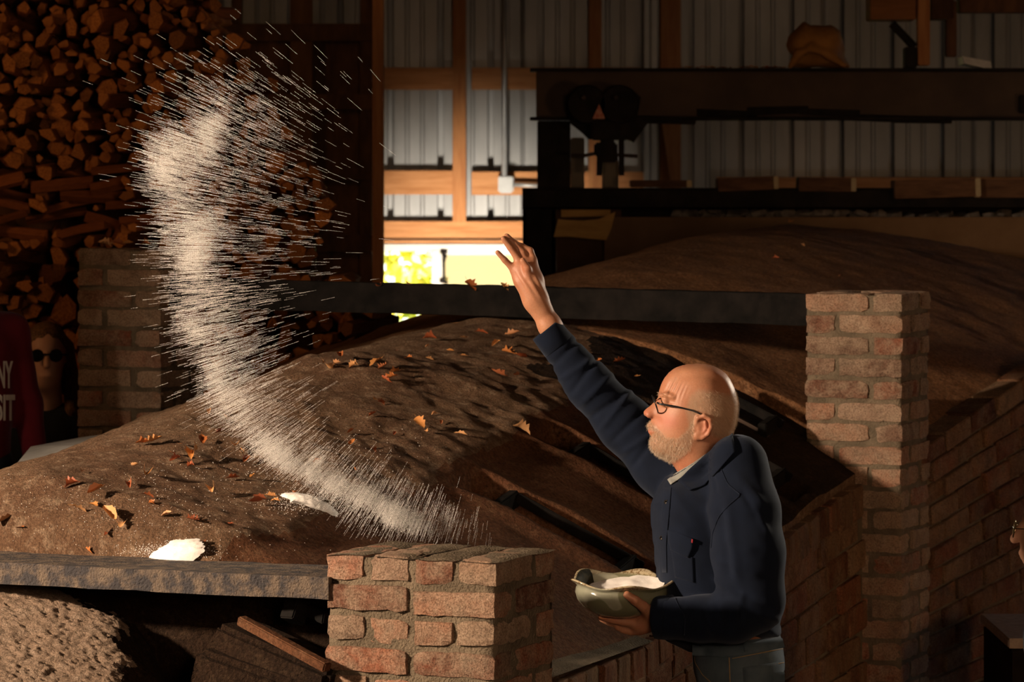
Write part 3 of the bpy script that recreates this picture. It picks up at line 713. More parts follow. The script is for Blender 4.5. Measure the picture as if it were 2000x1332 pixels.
def fan_wall(p0, d, L, zt, z0, n, out, header, parent=kiln):
    d = Vector(d); ang = math.atan2(d.y, d.x)
    for k in range(n):
        step = .214 if not (header and k == 0) else .108
        s = -.1 + (.107 if k % 2 else 0)
        while s < L:
            sc = s + step / 2
            if 0 < sc < L:
                h = 1.0 / n
                if header:
                    zt_ = zt(sc); z = zt_ - .052 if k == 0 else zt_ * (1 - (k - .2) / n) + (z0 - .02) * ((k - .2) / n) - .055 * (1 - k / n)
                    sl = (zt(sc + .05) - zt(sc - .05)) / .1 * (1 - k / n)
                else:
                    z = z0 + (zt(sc) - z0) * (1 - (k + .5) / n); sl = (zt(sc + .05) - zt(sc - .05)) / .1 * (1 - (k + .5) / n)
                bh = (zt(sc) - z0) / n
                p = Vector(p0) + d * sc + Vector(out) * random.uniform(-.006, .006)
                o = obj('brick', random.choice(WALLB), None); o.location = (p.x, p.y, z)
                o.rotation_euler = (0, -math.atan(sl) + random.uniform(-.012, .012), ang + random.uniform(-.02, .02))
                o.scale = (.45 if step < .15 else random.choice((1, 1, 1, .96)), 1, (bh - .012) / BH)
                if header and k == 0: o.scale = (.44, 1, .100 / BH)
                ksub(o)
            s += step
    return
outw = (CX[0], CX[1], 0)
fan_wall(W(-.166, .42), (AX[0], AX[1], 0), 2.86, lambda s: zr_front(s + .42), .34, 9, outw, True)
TH2 = math.radians(31); AX2 = (math.sin(TH2), math.cos(TH2)); R0 = W(-.005, 3.60)
zt2 = lambda s: 1.335 + .22 * min(s, .95) + .04 * max(0, s - .95)
o2 = Vector((math.cos(TH2), -math.sin(TH2), 0))
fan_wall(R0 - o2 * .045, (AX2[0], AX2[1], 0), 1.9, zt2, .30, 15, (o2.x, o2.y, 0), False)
e_ = R0 + Vector((AX2[0], AX2[1], 0)) * .95; e2_ = R0 + Vector((AX2[0], AX2[1], 0)) * 1.9
wall_core('rear_wall_core', R0 - o2 * .012, e_ - o2 * .012, -o2 * .2, 0, 1.27, 1.48); wall_core('rear_wall_core', e_ - o2 * .012, e2_ - o2 * .012, -o2 * .2, 0, 1.48, 1.52)

# stoke ports: rusty bars bedded in the hollows of the arch
def port(vs, sk, ua, ub, lift, name='stoke_port_frame'):
    e = empty(name, (0, 0, 0)); ksub(e)
    e.location = W(-.45, vs, 1.25)
    def pt(u, dv, up): 
        v = vs + sk * (u + .45) + dv; p = W(u, v); return Vector((p.x, p.y, float(z_front(np.array([u]), np.array([v]), False)[0]) + up))
    def s2(nm, mb, mat):
        o = mb.build(nm, mat, None, bevel=.003); o.parent = e; o.matrix_parent_inverse = Matrix.Translation(e.location).inverted() 
    # e sits under the kiln empty, so its world position is its own location
    s2('bar', MB().beam(pt(ua + .10, .055, lift + .004), pt(ub - .02, .055, lift + .004), .022, .028), BLACKI)
    s2('rail', MB().beam(pt(ua + .12, -.030, lift - .030), pt(ub - .04, -.030, lift - .030), .030, .02), IRON)
    for u in (ua + .09, ub - .05): s2('end_block', MB().beam(pt(u, -.062, lift - .012), pt(u, .068, lift - .006), .028, .045), BLACKI)
    return e
port(*SLOTS[0], .0); port(*SLOTS[1], .0); port(*SLOTS[2], .02); port(3.13, .1, -.70, -.34, .03)
ra, rb = P(470, 1211, 8.02), P(640, 1304, 7.86); dn = Vector((0, 0, -1))
ksub(MB().beam(ra, rb, .026, .022)  .build('stoke_rail', SMOOTHC, None, bevel=.003))
ksub(MB().beam(ra + Vector((-.03, .085, -.045)), rb + Vector((.03, .085, -.045)), .15, .07)  .build('stoke_ledge', SHADEC, None, bevel=.012, jitter=.004))  # ledge and footing coloured dark as painted shade
ksub(MB().beam(ra + Vector((-.10, .10, -.24)), rb + Vector((.03, .10, -.24)), .20, .36).build('ledge_footing', SHADEC, None, bevel=.02, jitter=.006))
ksub(MB().beam(P(570, 1214, 8.03), P(583, 1168, 8.05), .04, .05).build('end_block', BLACKI, None, bevel=.003)); ksub(MB().beam(P(585, 1184, 8.08), P(640, 1206, 8.02), .03, .03).build('stoke_bar', BLACKI, None, bevel=.003))

# beams held by the pillars
def kbeam(name, label, u0, v0, u1, v1, z0, z1, face, flange, mat):
    e = empty(name, W((u0 + u1) / 2, (v0 + v1) / 2, z0)); tag(e, label, 'beam')
    a = W(u0, v0, z0); b = W(u1, v1, z1); bk_ = Vector((AX[0], AX[1], 0))
    up = Vector((0, 0, 1)); n = 40
    v = []; f = []
    for i in range(n + 1):
        t = i / n; p = a.lerp(b, t)
        jag = [random.uniform(-.0016, .0016) for _ in range(6)]
        prof = [(0, -face), (0, 0), (flange, 0), (flange, -.012), (.012, -.014), (.012, -face)]
        for (dv, dz), j in zip(prof, jag): v.append(p + bk_ * (dv + j) + up * (dz + j))
    for i in range(n):
        for k in range(6): f.append((i * 6 + k, i * 6 + (k + 1) % 6, (i + 1) * 6 + (k + 1) % 6, (i + 1) * 6 + k))
    f.append(tuple(range(6))); f.append(tuple(n * 6 + k for k in range(6))[::-1])
    o = MB().add(v, f).build('angle_iron', mat, None); o.parent = e; o.matrix_parent_inverse = Matrix.Translation(e.location).inverted()
    return e
kbeam('front_beam', 'dusty rusted angle iron crossing the lower left into the near brick pillar', -.415, .005, -2.9, .005, 1.250, 1.250, .050, .235, IRON_DUST)
kbeam('back_beam', 'long black angle iron spanning between the left and right brick pillars', -.30, 3.30, -2.54, 3.20, 1.807, 1.842, .098, .10, BLACKI)
# packing under the front beam
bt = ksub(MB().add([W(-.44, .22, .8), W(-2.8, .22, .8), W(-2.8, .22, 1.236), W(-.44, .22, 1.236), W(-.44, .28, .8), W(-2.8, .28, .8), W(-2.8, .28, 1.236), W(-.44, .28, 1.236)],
   [(0, 1, 2, 3), (7, 6, 5, 4), (3, 2, 6, 7), (0, 4, 5, 1)]).build('clay_bed', SHADEC))  # bed coloured near-black as painted shade under the beam

# grey board and black pipe lying on the left shoulder
BOARD = simple('grey_cement_board', (.27, .26, .245), (.34, .33, .31), .85, 20, .2, 150, .002)
v = [P(22, 918, 9.75), P(190, 905, 9.3), P(225, 868, 9.9), P(330, 835, 10.9), P(170, 852, 11.2), P(60, 872, 10.8)]
k = len(v); v2 = [p + Vector((0, .0, -.025)) for p in v]
o = MB().add(v + v2, [tuple(range(k)), tuple(range(k, 2 * k))[::-1]] + [(i, k + i, k + (i + 1) % k, (i + 1) % k) for i in range(k)]).build('cement_board', BOARD); tag(o, 'pale grey board lying on the left shoulder of the kiln', 'board')
m = MB(); m.tube([P(192, 890, 9.05), P(215, 872, 9.15), P(290, 842, 9.4), P(352, 826, 9.6)], [.014, .016, .014, .016], 12)
o = m.build('black_pipe', IRON_D, None, smooth=True); tag(o, 'short black pipe lying along the left edge of the kiln crust', 'pipe')

# ------------------------------------------------------------------ leaves
def leaf_material():
    m, t, b, n, l = nt('dry_leaf'); oi = n.new('ShaderNodeObjectInfo'); v = coords(n, l)
    c = ramp(n, l, oi.outputs['Random'], [(0, (.20, .045, .015)), (.25, (.42, .13, .03)), (.5, (.50, .22, .06)), (.72, (.60, .33, .15)), (.9, (.30, .07, .02))])
    c = mixc(n, l, .5, c, ramp(n, l, noise(n, l, v, 60, 3), [(.3, (.5, .45, .4)), (.7, (1.2, 1.2, 1.2))]), 'MULTIPLY')
    l.new(c, b.inputs['Base Color']); b.inputs['Roughness'].default_value = .6; return m
LEAFM = leaf_material()
def leaf_mesh(k):
    n = 9; out = []
    for i in range(n):
        t = i / (n - 1); w = (.30 * math.sin(math.pi * min(1, t * .92 + .06))) * (1.0 if i % 2 else .72) * random.uniform(.8, 1.15)
        out.append((t, w))
    curl = random.uniform(.8, 3.2); bend = random.uniform(-1.0, 1.2); tw = random.uniform(-1, 1)
    v = []; f = []
    for t, w in out:
        for s in (-1, -.5, 0, .5, 1):
            x = t - .5; y = s * w; z = curl * y * y * 1.6 + bend * .35 * x * x + tw * x * y + random.uniform(-.015, .015)
            v.append((x, y * (1 - .25 * abs(curl) * w), z))
    for i in range(n - 1):
        for j in range(4): f.append((i * 5 + j, i * 5 + j + 1, (i + 1) * 5 + j + 1, (i + 1) * 5 + j))
    b = len(v); v += [(-.5, .012, .02), (-.5, -.012, .02), (-.72, 0, .09)]; f.append((b, b + 1, b + 2))
    me = bpy.data.meshes.new('dry_leaf'); me.from_pydata(v, [], f); me.materials.append(LEAFM); me.polygons.foreach_set('use_smooth', np.ones(len(me.polygons), bool)); return me
LEAVES = [leaf_mesh(k) for k in range(9)]
def region(px, py):
    if py < 700 and px > 900: return 'high on the front arch right of the crown'
    if py < 770: return 'near the crown of the front arch'
    if px > 820: return 'on the crust beside the smooth brown clay'
    if px > 560: return 'on the middle of the clay crust'
    if py > 1040: return 'just above the front angle iron'
    if px < 270: return 'on the far left of the clay crust'
    if py > 925: return 'between the two salt heaps'
    return 'under the falling salt, left of the stream'
ORD = 'first second third fourth fifth sixth seventh eighth ninth tenth eleventh twelfth thirteenth fourteenth fifteenth sixteenth seventeenth eighteenth nineteenth twentieth'.split()
ORD += ['twenty-' + q for q in ORD[:9]]
def name_row(items, where, group):
    for k, (x, o) in enumerate(sorted(items, key=lambda q: q[0])): tag(o, 'dry curled leaf, ' + ORD[k] + ' from the left ' + where, 'leaf', group)
lf = [(12, 1027, 34), (40, 1037, 20), (140, 955, 26), (160, 925, 14), (185, 972, 34), (150, 1003, 30), (182, 995, 24), (215, 1020, 40), (240, 1032, 26), (212, 1048, 20), (172, 1083, 20), (285, 935, 30), (262, 918, 22), (300, 872, 30), (282, 874, 26), (335, 893, 24), (378, 898, 34), (342, 905, 22), (372, 915, 16), (252, 953, 20), (287, 975, 22), (296, 988, 14), (325, 1012, 18), (376, 1025, 26), (450, 1030, 16), (398, 1063, 14), (455, 942, 22), (493, 936, 14), (415, 965, 28), (508, 980, 22), (500, 990, 26), (530, 978, 22), (537, 984, 18), (575, 970, 18), (580, 948, 12), (470, 890, 20), (480, 905, 22), (460, 880, 26), (430, 850, 18), (395, 868, 26), (350, 875, 22), (410, 812, 18), (440, 818, 12),
      (665, 705, 26), (658, 716, 16), (690, 722, 20), (735, 718, 30), (748, 725, 22), (770, 735, 22), (762, 748, 26), (755, 750, 20), (700, 660, 18), (838, 668, 22), (906, 666, 16), (940, 657, 22), (968, 680, 20), (1020, 705, 22), (995, 700, 28), (1000, 662, 24), (840, 708, 16), (798, 705, 18), (835, 680, 10), (735, 787, 20), (745, 792, 14), (728, 815, 16), (848, 812, 10), (975, 742, 28), (1010, 740, 18), (820, 836, 30), (832, 848, 14), (862, 830, 12), (770, 850, 10), (1020, 850, 30), (900, 855, 20), (686, 872, 18), (730, 884, 14), (695, 925, 16), (620, 905, 14), (685, 848, 14), (1170, 712, 16), (1210, 714, 22), (1245, 740, 12), (1120, 690, 14), (1310, 665, 16), (905, 700, 14), (880, 690, 12), (775, 690, 14), (640, 725, 30), (540, 925, 16), (300, 1095, 14)]
LREG = {}
for px, py, sz in lf:
    p, n = hit(px, py)
    if p is None: continue
    o = obj('dry_leaf', random.choice(LEAVES)); s = sz * p.y / F * 1.35
    o.scale = (s, s, s); o.location = p + Vector((0, 0, .012 * s / .04)); o.rotation_euler = (random.uniform(-.5, .5), random.uniform(-.5, .5), random.uniform(0, 6.28))
    LREG.setdefault(region(px, py), []).append((px, o))
for k_, it_ in LREG.items(): name_row(it_, k_, 'dry leaves ' + k_)
ROW = {}
for i, (px, py, sz) in enumerate([(798, 556, 30), (920, 556, 34), (985, 560, 22), (740, 560, 20), (1045, 565, 14)]):
    u, = (None,); p = P(px, py, 11.25 + (1000 - px) * .0006); o = obj('dry_leaf', LEAVES[i]); s = sz * p.y / F * 1.2; o.scale = (s, s, s); o.location = p; o.rotation_euler = (random.uniform(-.6, .6), random.uniform(-.6, .6), random.uniform(0, 6))
    ROW.setdefault('on top of the black angle iron', []).append((px, o))
for px, py, sz in ((205, 490, 24), (232, 492, 26), (250, 485, 20), (285, 488, 18), (220, 484, 16)):
    p = P(px, py, 11.72); o = obj('dry_leaf', random.choice(LEAVES)); s = sz * p.y / F * 1.2; o.scale = (s, s, s); o.location = (p.x, p.y, 1.955); o.rotation_euler = (random.uniform(-.6, .6), random.uniform(-.6, .6), random.uniform(0, 6))
    ROW.setdefault('on top of the dim left brick pillar', []).append((px, o))
for px, py, sz in ((1510, 434, 14), (1545, 434, 14), (1620, 434, 14), (1652, 436, 16), (1752, 440, 14), (1568, 480, 10), (1515, 505, 14), (1640, 540, 10)):
    p, n = hit(px, py + 4, bvh_rear)
    if p is None: continue
    o = obj('dry_leaf', random.choice(LEAVES)); s = sz * p.y / F * 1.3; o.scale = (s, s, s); o.location = p + Vector((0, 0, .01)); o.rotation_euler = (random.uniform(-.6, .6), random.uniform(-.6, .6), random.uniform(0, 6))
    ROW.setdefault('on the rear arch', []).append((px, o))
for i in range(26):
    px = 1345 + i * 7.5 + random.uniform(-3, 3); p = P(px, 131, GD + random.uniform(-.05, .05)); o = obj('dry_leaf', random.choice(LEAVES)); s = random.uniform(10, 20) * GD / F; o.scale = (s, s, s * .6); o.location = (p.x, p.y, P(0, 132, GD).z); o.rotation_euler = (random.uniform(-.4, .4), random.uniform(-.4, .4), random.uniform(0, 6))
    ROW.setdefault('in the row along the steel I-beam', []).append((px, o))

for k_, it_ in ROW.items(): name_row(it_, k_, 'dry leaves ' + k_)

# ------------------------------------------------------------------ salt
SALT = simple('salt', (.80, .78, .75), (.88, .86, .84), .6, 200, .5, 400, .001, spec=.4)
def heap(px, py, wpx, hh, depth, label):
    """a low heap of loose salt: a flattened lumpy dome bedded along the slope of the crust"""
    c, n0 = hit(px, py); s = c.y / F; nv_ = Vector((0, 0, 0))
    for dx in (-.06, 0, .06):
        for dy in (-.05, 0, .05):
            a = Vector((c.x + dx, c.y + dy, 0)); e = .02
            nv_ += Vector((zdown(a.x - e, a.y) - zdown(a.x + e, a.y), zdown(a.x, a.y - e) - zdown(a.x, a.y + e), 2 * e))
    nv_.normalize(); ex = Vector((1, 0, 0)); ex = (ex - nv_ * ex.dot(nv_)).normalized(); ey = nv_.cross(ex); rx = wpx * s / 2; nu, nr = 72, 18; v = [tuple(c + nv_ * hh)]; f = []
    for r in range(1, nr + 1):
        for k in range(nu):
            q = 2 * math.pi * k / nu; t = r / nr; ed = 1 + .16 * float(vnoise(np.array([math.cos(q) * 2.2 + px]), np.array([math.sin(q) * 2.2]), np.array([0.]))[0]) + .05 * random.uniform(-1, 1) * (r > nr - 3)
            p = c + ex * (rx * t * ed * math.cos(q)) + ey * (depth * t * ed * math.sin(q)) + nv_ * (hh * (1 - t * t) ** 1.2 * (1 + .14 * float(vnoise(np.array([t * 7 * math.cos(q)]), np.array([t * 7 * math.sin(q)]), np.array([px * 1.]))[0])) - .010 * t ** 6 + .0006 * random.uniform(-1, 1)); v.append(tuple(p))
    for k in range(nu): f.append((0, 1 + k, 1 + (k + 1) % nu))
    for r in range(nr - 1):
        for k in range(nu): f.append((1 + r * nu + k, 1 + (r + 1) * nu + k, 1 + (r + 1) * nu + (k + 1) % nu, 1 + r * nu + (k + 1) % nu))
    o = obj('salt_heap', pymesh('salt_heap', v, f, SALT, True)); tag(o, label, 'salt'); return o
heap(334, 1080, 138, .015, .040, 'bright white heap of salt on the crust just behind the front angle iron')
heap(608, 983, 118, .015, .045, 'smaller white heap of salt on the crust under the falling salt')
def grains(pts, dirs, size, length, name, label):
    """each grain is one tiny four-sided crystal"""
    n = len(pts); pts = np.asarray(pts, np.float32); d = np.asarray(dirs, np.float32); d /= np.linalg.norm(d, axis=1)[:, None]
    a = np.cross(d, np.random.randn(n, 3)); a /= np.linalg.norm(a, axis=1)[:, None]; b = np.cross(d, a)
    s = (size * (.6 + .8 * np.random.rand(n)))[:, None]; L = (length * (.6 + .8 * np.random.rand(n)))[:, None]
    v = np.stack([pts - d * L / 2, pts + d * L / 2, pts + a * s, pts - a * s * .5 + b * s * .87, pts - a * s * .5 - b * s * .87], 1).reshape(-1, 3)
    base = np.arange(n)[:, None] * 5
    t = np.array([[0, 3, 2], [0, 4, 3], [0, 2, 4], [1, 2, 3], [1, 3, 4], [1, 4, 2]])
    f = (base[:, :, None] + t[None]).reshape(-1, 3)
    o = obj(name, pymesh(name, v, f, SALT)); tag(o, label, 'salt', kind='stuff'); return o
# thrown salt: strings of separate grains fanning out from the raised hand
HAND = np.array(P(1030, 500, 8.62))
blobs = [  # px, py, sigma along x, sigma along y, rotation (deg), strings, depth offset
    (318, 325, 20, 30, -20, 800, 0), (350, 290, 24, 26, 0, 600, 0), (408, 268, 13, 32, 15, 480, 0), (365, 340, 48, 44, 0, 900, .02),
    (430, 250, 80, 55, 20, 640, .03), (500, 260, 70, 75, 0, 400, .05), (420, 190, 55, 36, 30, 260, .05), (545, 190, 75, 75, 0, 130, .05), (640, 330, 50, 90, 0, 60, .05),
    (400, 455, 22, 34, 20, 800, 0), (345, 410, 26, 40, 0, 480, 0), (380, 500, 14, 24, 20, 420, 0), (345, 470, 26, 30, 0, 420, 0), (480, 400, 75, 75, 0, 560, .05), (500, 500, 80, 60, 0, 380, .05),
    (385, 560, 34, 26, 0, 560, 0), (440, 580, 60, 34, 0, 460, .04), (378, 640, 20, 22, 10, 420, 0), (420, 650, 44, 36, 0, 640, 0), (470, 690, 55, 40, 0, 480, .03),
    (425, 735, 15, 32, -12, 560, 0), (440, 760, 36, 30, -20, 560, 0), (470, 800, 22, 22, 30, 560, 0), (520, 770, 56, 34, 20, 300, .03),
    (515, 865, 30, 14, 40, 620, 0), (550, 890, 26, 8, 35, 560, 0), (560, 850, 62, 30, 35, 560, .02), (612, 914, 9, 12, 20, 300, 0), (655, 943, 18, 8, 25, 420, 0), (640, 930, 70, 26, 32, 640, .02),
    (706, 968, 14, 7, 30, 360, 0), (730, 960, 60, 30, 30, 620, .02), (748, 990, 22, 6, 38, 380, 0), (770, 1004, 12, 7, 30, 380, 0), (800, 1016, 24, 8, 20, 420, 0), (810, 995, 62, 24, 25, 460, .02), (870, 1010, 40, 20, 20, 160, .03), (690, 1000, 60, 22, 25, 260, .02)]
pts = []; drs = []
rs = np.random.RandomState(4)
for bx, by, sx, sy, rot, ns, dd in blobs:
    ns = int(ns * (1.05 if sx * sy < 420 else .62))
    q = rs.randn(ns, 2) * [sx, sy]; cr, srn = math.cos(math.radians(rot)), math.sin(math.radians(rot))
    x = bx + q[:, 0] * cr - q[:, 1] * srn; y = by + q[:, 0] * srn + q[:, 1] * cr
    D = 8.62 + dd + rs.randn(ns) * (.05 + .0007 * min(sx, sy))
    p = np.stack([(x - 1000) * D / F, D, CZ - (y - H0) * D / F], -1)
    d = HAND - p; d[:, 1] *= .3; d /= np.linalg.norm(d, axis=1)[:, None]
    # gravity bends the fan a little: lower strings run flatter
    k = rs.randint(5, 15, ns); step = (.0033 + .0006 * rs.rand(ns))
    for g in range(15):
        on = k > g
        pts.append(p[on] + d[on] * (step[on] * (g - k[on] / 2))[:, None] + rs.randn(on.sum(), 3) * .0002); drs.append(d[on] + rs.randn(on.sum(), 3) * .12)
pts = np.concatenate(pts); drs = np.concatenate(drs)
keep = np.ones(len(pts), bool)
pxs = 1000 + pts[:, 0] / pts[:, 1] * F; pys = H0 + (CZ - pts[:, 2]) / pts[:, 1] * F
SPRAY = grains(pts, drs, .00046, .0036, 'salt_spray', 'great arc of white salt grains flying through the air from the raised hand')
# salt sprinkled on the clay and on the ledge
pp = []
for cx, cy, sx, sy, n_ in ((332, 1078, 42, 8, 900), (610, 982, 42, 9, 900), (560, 900, 120, 40, 500), (300, 1000, 160, 50, 500)):
    for _ in range(n_):
        p, nn = hit(cx + random.gauss(0, sx), cy + random.gauss(0, sy))
        if p is not None: pp.append(p + Vector((0, 0, .001)))
grains(pp, np.random.randn(len(pp), 3), .0011, .0026, 'scattered_salt', 'loose salt grains scattered over the clay crust')
# brick ledge beside the near pillar
le = MB(); 
o = ksub(le.add([W(-.2, .40, .3), W(.02, .40, .3), W(.06, 1.05, .3), W(-.2, 1.05, .3), W(-.2, .40, .985), W(-.10, .40, .965), W(-.10, 1.3, .968), W(-.2, 1.3, .99)], [(4, 5, 6, 7), (0, 1, 5, 4)]).build('ledge_mortar', MORT))
# ------------------------------------------------------------------ implicit-surface modelling
def surfnet(Fn, lo, hi, h):
    """naive surface nets of the implicit function Fn over a box; returns verts and quads"""
    ax = [np.arange(l, u + h, h, dtype=np.float32) for l, u in zip(lo, hi)]
    X, Y, Z = np.meshgrid(*ax, indexing='ij'); G = Fn(X, Y, Z).astype(np.float32); del X, Y, Z
    S = G < 0; n = G.shape; cs = (n[0] - 1, n[1] - 1, n[2] - 1)
    acc = np.zeros(cs + (3,), np.float32); cnt = np.zeros(cs, np.uint8); quads = []
    cross = []
    for d in range(3):
        s0 = [slice(None)] * 3; s1 = [slice(None)] * 3; s0[d] = slice(0, -1); s1[d] = slice(1, None)
        m = S[tuple(s0)] != S[tuple(s1)]; I = np.argwhere(m)
        g0 = G[tuple(s0)][m]; g1 = G[tuple(s1)][m]; t = g0 / (g0 - g1); pos = I.astype(np.float32); pos[:, d] += t
        sgn = S[tuple(s0)][m]; cross.append((I, sgn)); e1, e2 = [k for k in range(3) if k != d]
        for a in (0, -1):
            for b in (0, -1):
                J = I.copy(); J[:, e1] += a; J[:, e2] += b
                ok = np.all((J >= 0) & (J < np.array(cs)), axis=1)
                np.add.at(acc, tuple(J[ok].T), pos[ok]); np.add.at(cnt, tuple(J[ok].T), 1)
    act = cnt > 0; vid = np.full(cs, -1, np.int64); vid[act] = np.arange(act.sum())
    V = acc[act] / cnt[act][:, None] * h + np.array([a[0] for a in ax], np.float32)
    for d, (I, sgn) in enumerate(cross):
        e1, e2 = [(1, 2), (2, 0), (0, 1)][d]
        Q = []
        for a, b in ((-1, -1), (0, -1), (0, 0), (-1, 0)):
            J = I.copy(); J[:, e1] += a; J[:, e2] += b; Q.append(J)
        ok = np.all([np.all((J >= 0) & (J < np.array(cs)), axis=1) for J in Q], axis=0)
        q = np.stack([vid[tuple(J[ok].T)] for J in Q], 1); s = sgn[ok]
        q[~s] = q[~s][:, ::-1]; quads.append(q)
    return V, np.concatenate(quads)
def relax(V, Q, it=2, lam=.5):
    e = np.concatenate([Q[:, [0, 1]], Q[:, [1, 2]], Q[:, [2, 3]], Q[:, [3, 0]]])
    for _ in range(it):
        s = np.zeros_like(V); c = np.zeros(len(V), np.float32)
        np.add.at(s, e[:, 0], V[e[:, 1]]); np.add.at(c, e[:, 0], 1); np.add.at(s, e[:, 1], V[e[:, 0]]); np.add.at(c, e[:, 1], 1)
        V = V + lam * (s / np.maximum(c, 1)[:, None] - V)
    return V
def vnormals(V, Q):
    n = np.cross(V[Q[:, 2]] - V[Q[:, 0]], V[Q[:, 3]] - V[Q[:, 1]]); N = np.zeros_like(V)
    for k in range(4): np.add.at(N, Q[:, k], n)
    return N / np.maximum(np.linalg.norm(N, axis=1), 1e-9)[:, None]
def smin(a, b, k):
    h = np.clip(.5 + .5 * (b - a) / k, 0, 1); return b * (1 - h) + a * h - k * h * (1 - h)
def smax(a, b, k): return -smin(-a, -b, k)
def cap(X, Y, Z, a, b, r0, r1):
    a = np.array(a, np.float32); b = np.array(b, np.float32); d = b - a
    t = np.clip(((X - a[0]) * d[0] + (Y - a[1]) * d[1] + (Z - a[2]) * d[2]) / max(1e-9, float(d @ d)), 0, 1)
    return np.sqrt((X - a[0] - t * d[0]) ** 2 + (Y - a[1] - t * d[1]) ** 2 + (Z - a[2] - t * d[2]) ** 2) - (r0 + (r1 - r0) * t)
def ell(X, Y, Z, c, r):
    q = np.sqrt(((X - c[0]) / r[0]) ** 2 + ((Y - c[1]) / r[1]) ** 2 + ((Z - c[2]) / r[2]) ** 2); return (q - 1) * min(r)
def chain(X, Y, Z, pts, k=.01):
    r = None
    for (p, a), (q, b) in zip(pts[:-1], pts[1:]):
        c = cap(X, Y, Z, p, q, a, b); r = c if r is None else smin(r, c, k)
    return r
def poly2(X, Z, poly):
    """signed distance to a polygon in the x-z plane, negative inside"""
    d = np.full(X.shape, 1e9, np.float32); ins = np.zeros(X.shape, bool); n = len(poly)
    for i in range(n):
        ax, az = poly[i]; bx, bz = poly[(i + 1) % n]; ex, ez = bx - ax, bz - az
        t = np.clip(((X - ax) * ex + (Z - az) * ez) / (ex * ex + ez * ez), 0, 1)
        d = np.minimum(d, (X - ax - t * ex) ** 2 + (Z - az - t * ez) ** 2)
        c = ((az > Z) != (bz > Z)); xi = ax + (Z - az) * ex / (ez if abs(ez) > 1e-9 else 1e-9); ins ^= c & (X < xi)
    return np.where(ins, -1, 1) * np.sqrt(d)
def catmull(pts, n=5):
    p = np.array(pts, float); out = []; N = len(p)
    for i in range(N):
        a, b, c, d = p[(i - 1) % N], p[i], p[(i + 1) % N], p[(i + 2) % N]
        for k in range(n):
            t = k / n; out.append(.5 * ((2 * b) + (c - a) * t + (2 * a - 5 * b + 4 * c - d) * t * t + (3 * b - 3 * c + d - a) * t ** 3))
    return np.array(out)
def shepard(X, Z, ctrl, s):
    w = np.zeros(X.shape, np.float32); r = np.zeros(X.shape, np.float32)
    for x, z, v in ctrl:
        g = np.exp(-((X - x) ** 2 + (Z - z) ** 2) / (2 * s * s)) + 1e-7; w += g; r += g * v
    return r / w
def join_islands(parts):
    V = []; Q = []; n = 0
    for v, q in parts: V.append(v); Q.append(q + n); n += len(v)
    return np.concatenate(V), np.concatenate(Q)

# ------------------------------------------------------------------ the man with the bowl
MD = 8.5
def Q3(px, py, dy=0.0): return np.array(P(px, py, MD + dy), np.float32)
def XZ(px, py): p = P(px, py, MD); return (p.x, p.z)
HX, HZ = XZ(1348, 800)
prof = [(1356, 711), (1330, 714.5), (1311, 724), (1297, 740), (1289.5, 757), (1287, 768), (1285.5, 776), (1280, 783), (1272, 791), (1263, 798), (1257.5, 804), (1258.5, 811), (1266, 815.5), (1272, 818.5), (1270.5, 823), (1266, 828), (1264.5, 833),
        (1267.5, 837.5), (1265.5, 842), (1268.5, 848), (1272, 853), (1270, 860), (1269.5, 868), (1273, 878), (1283, 888), (1298, 896), (1310, 903), (1318, 913), (1326, 926), (1334, 942), (1350, 956), (1388, 940), (1410, 900), (1424, 865), (1429, 846), (1436, 828), (1440, 806), (1440.5, 785), (1434, 758), (1421, 734), (1402, 719), (1380, 712)]
headpoly = [XZ(*p) for p in catmull(prof, 3)]
wctrl = [(1356, 722, 70), (1310, 740, 52), (1296, 752, 46), (1330, 760, 58), (1375, 760, 64), (1420, 760, 58), (1432, 800, 56), (1385, 800, 62), (1345, 795, 58), (1318, 782, 53), (1300, 772, 46), (1290, 768, 36), (1304, 788, 45), (1292, 788, 30), (1284, 784, 12), (1272, 796, 11), (1262, 804, 14.5), (1270, 814, 15),
         (1282, 806, 22), (1300, 806, 46), (1325, 812, 55), (1276, 826, 24), (1268, 834, 20), (1268, 846, 19), (1285, 838, 36), (1305, 845, 45), (1335, 850, 53), (1280, 862, 26), (1274, 874, 20), (1295, 876, 36), (1315, 880, 45), (1345, 876, 51), (1370, 890, 48), (1410, 850, 48), (1415, 890, 42), (1350, 930, 44), (1385, 930, 44), (1300, 890, 30)]
wctrl = [(*XZ(x, y), v / 800) for x, y, v in wctrl]
YH = MD
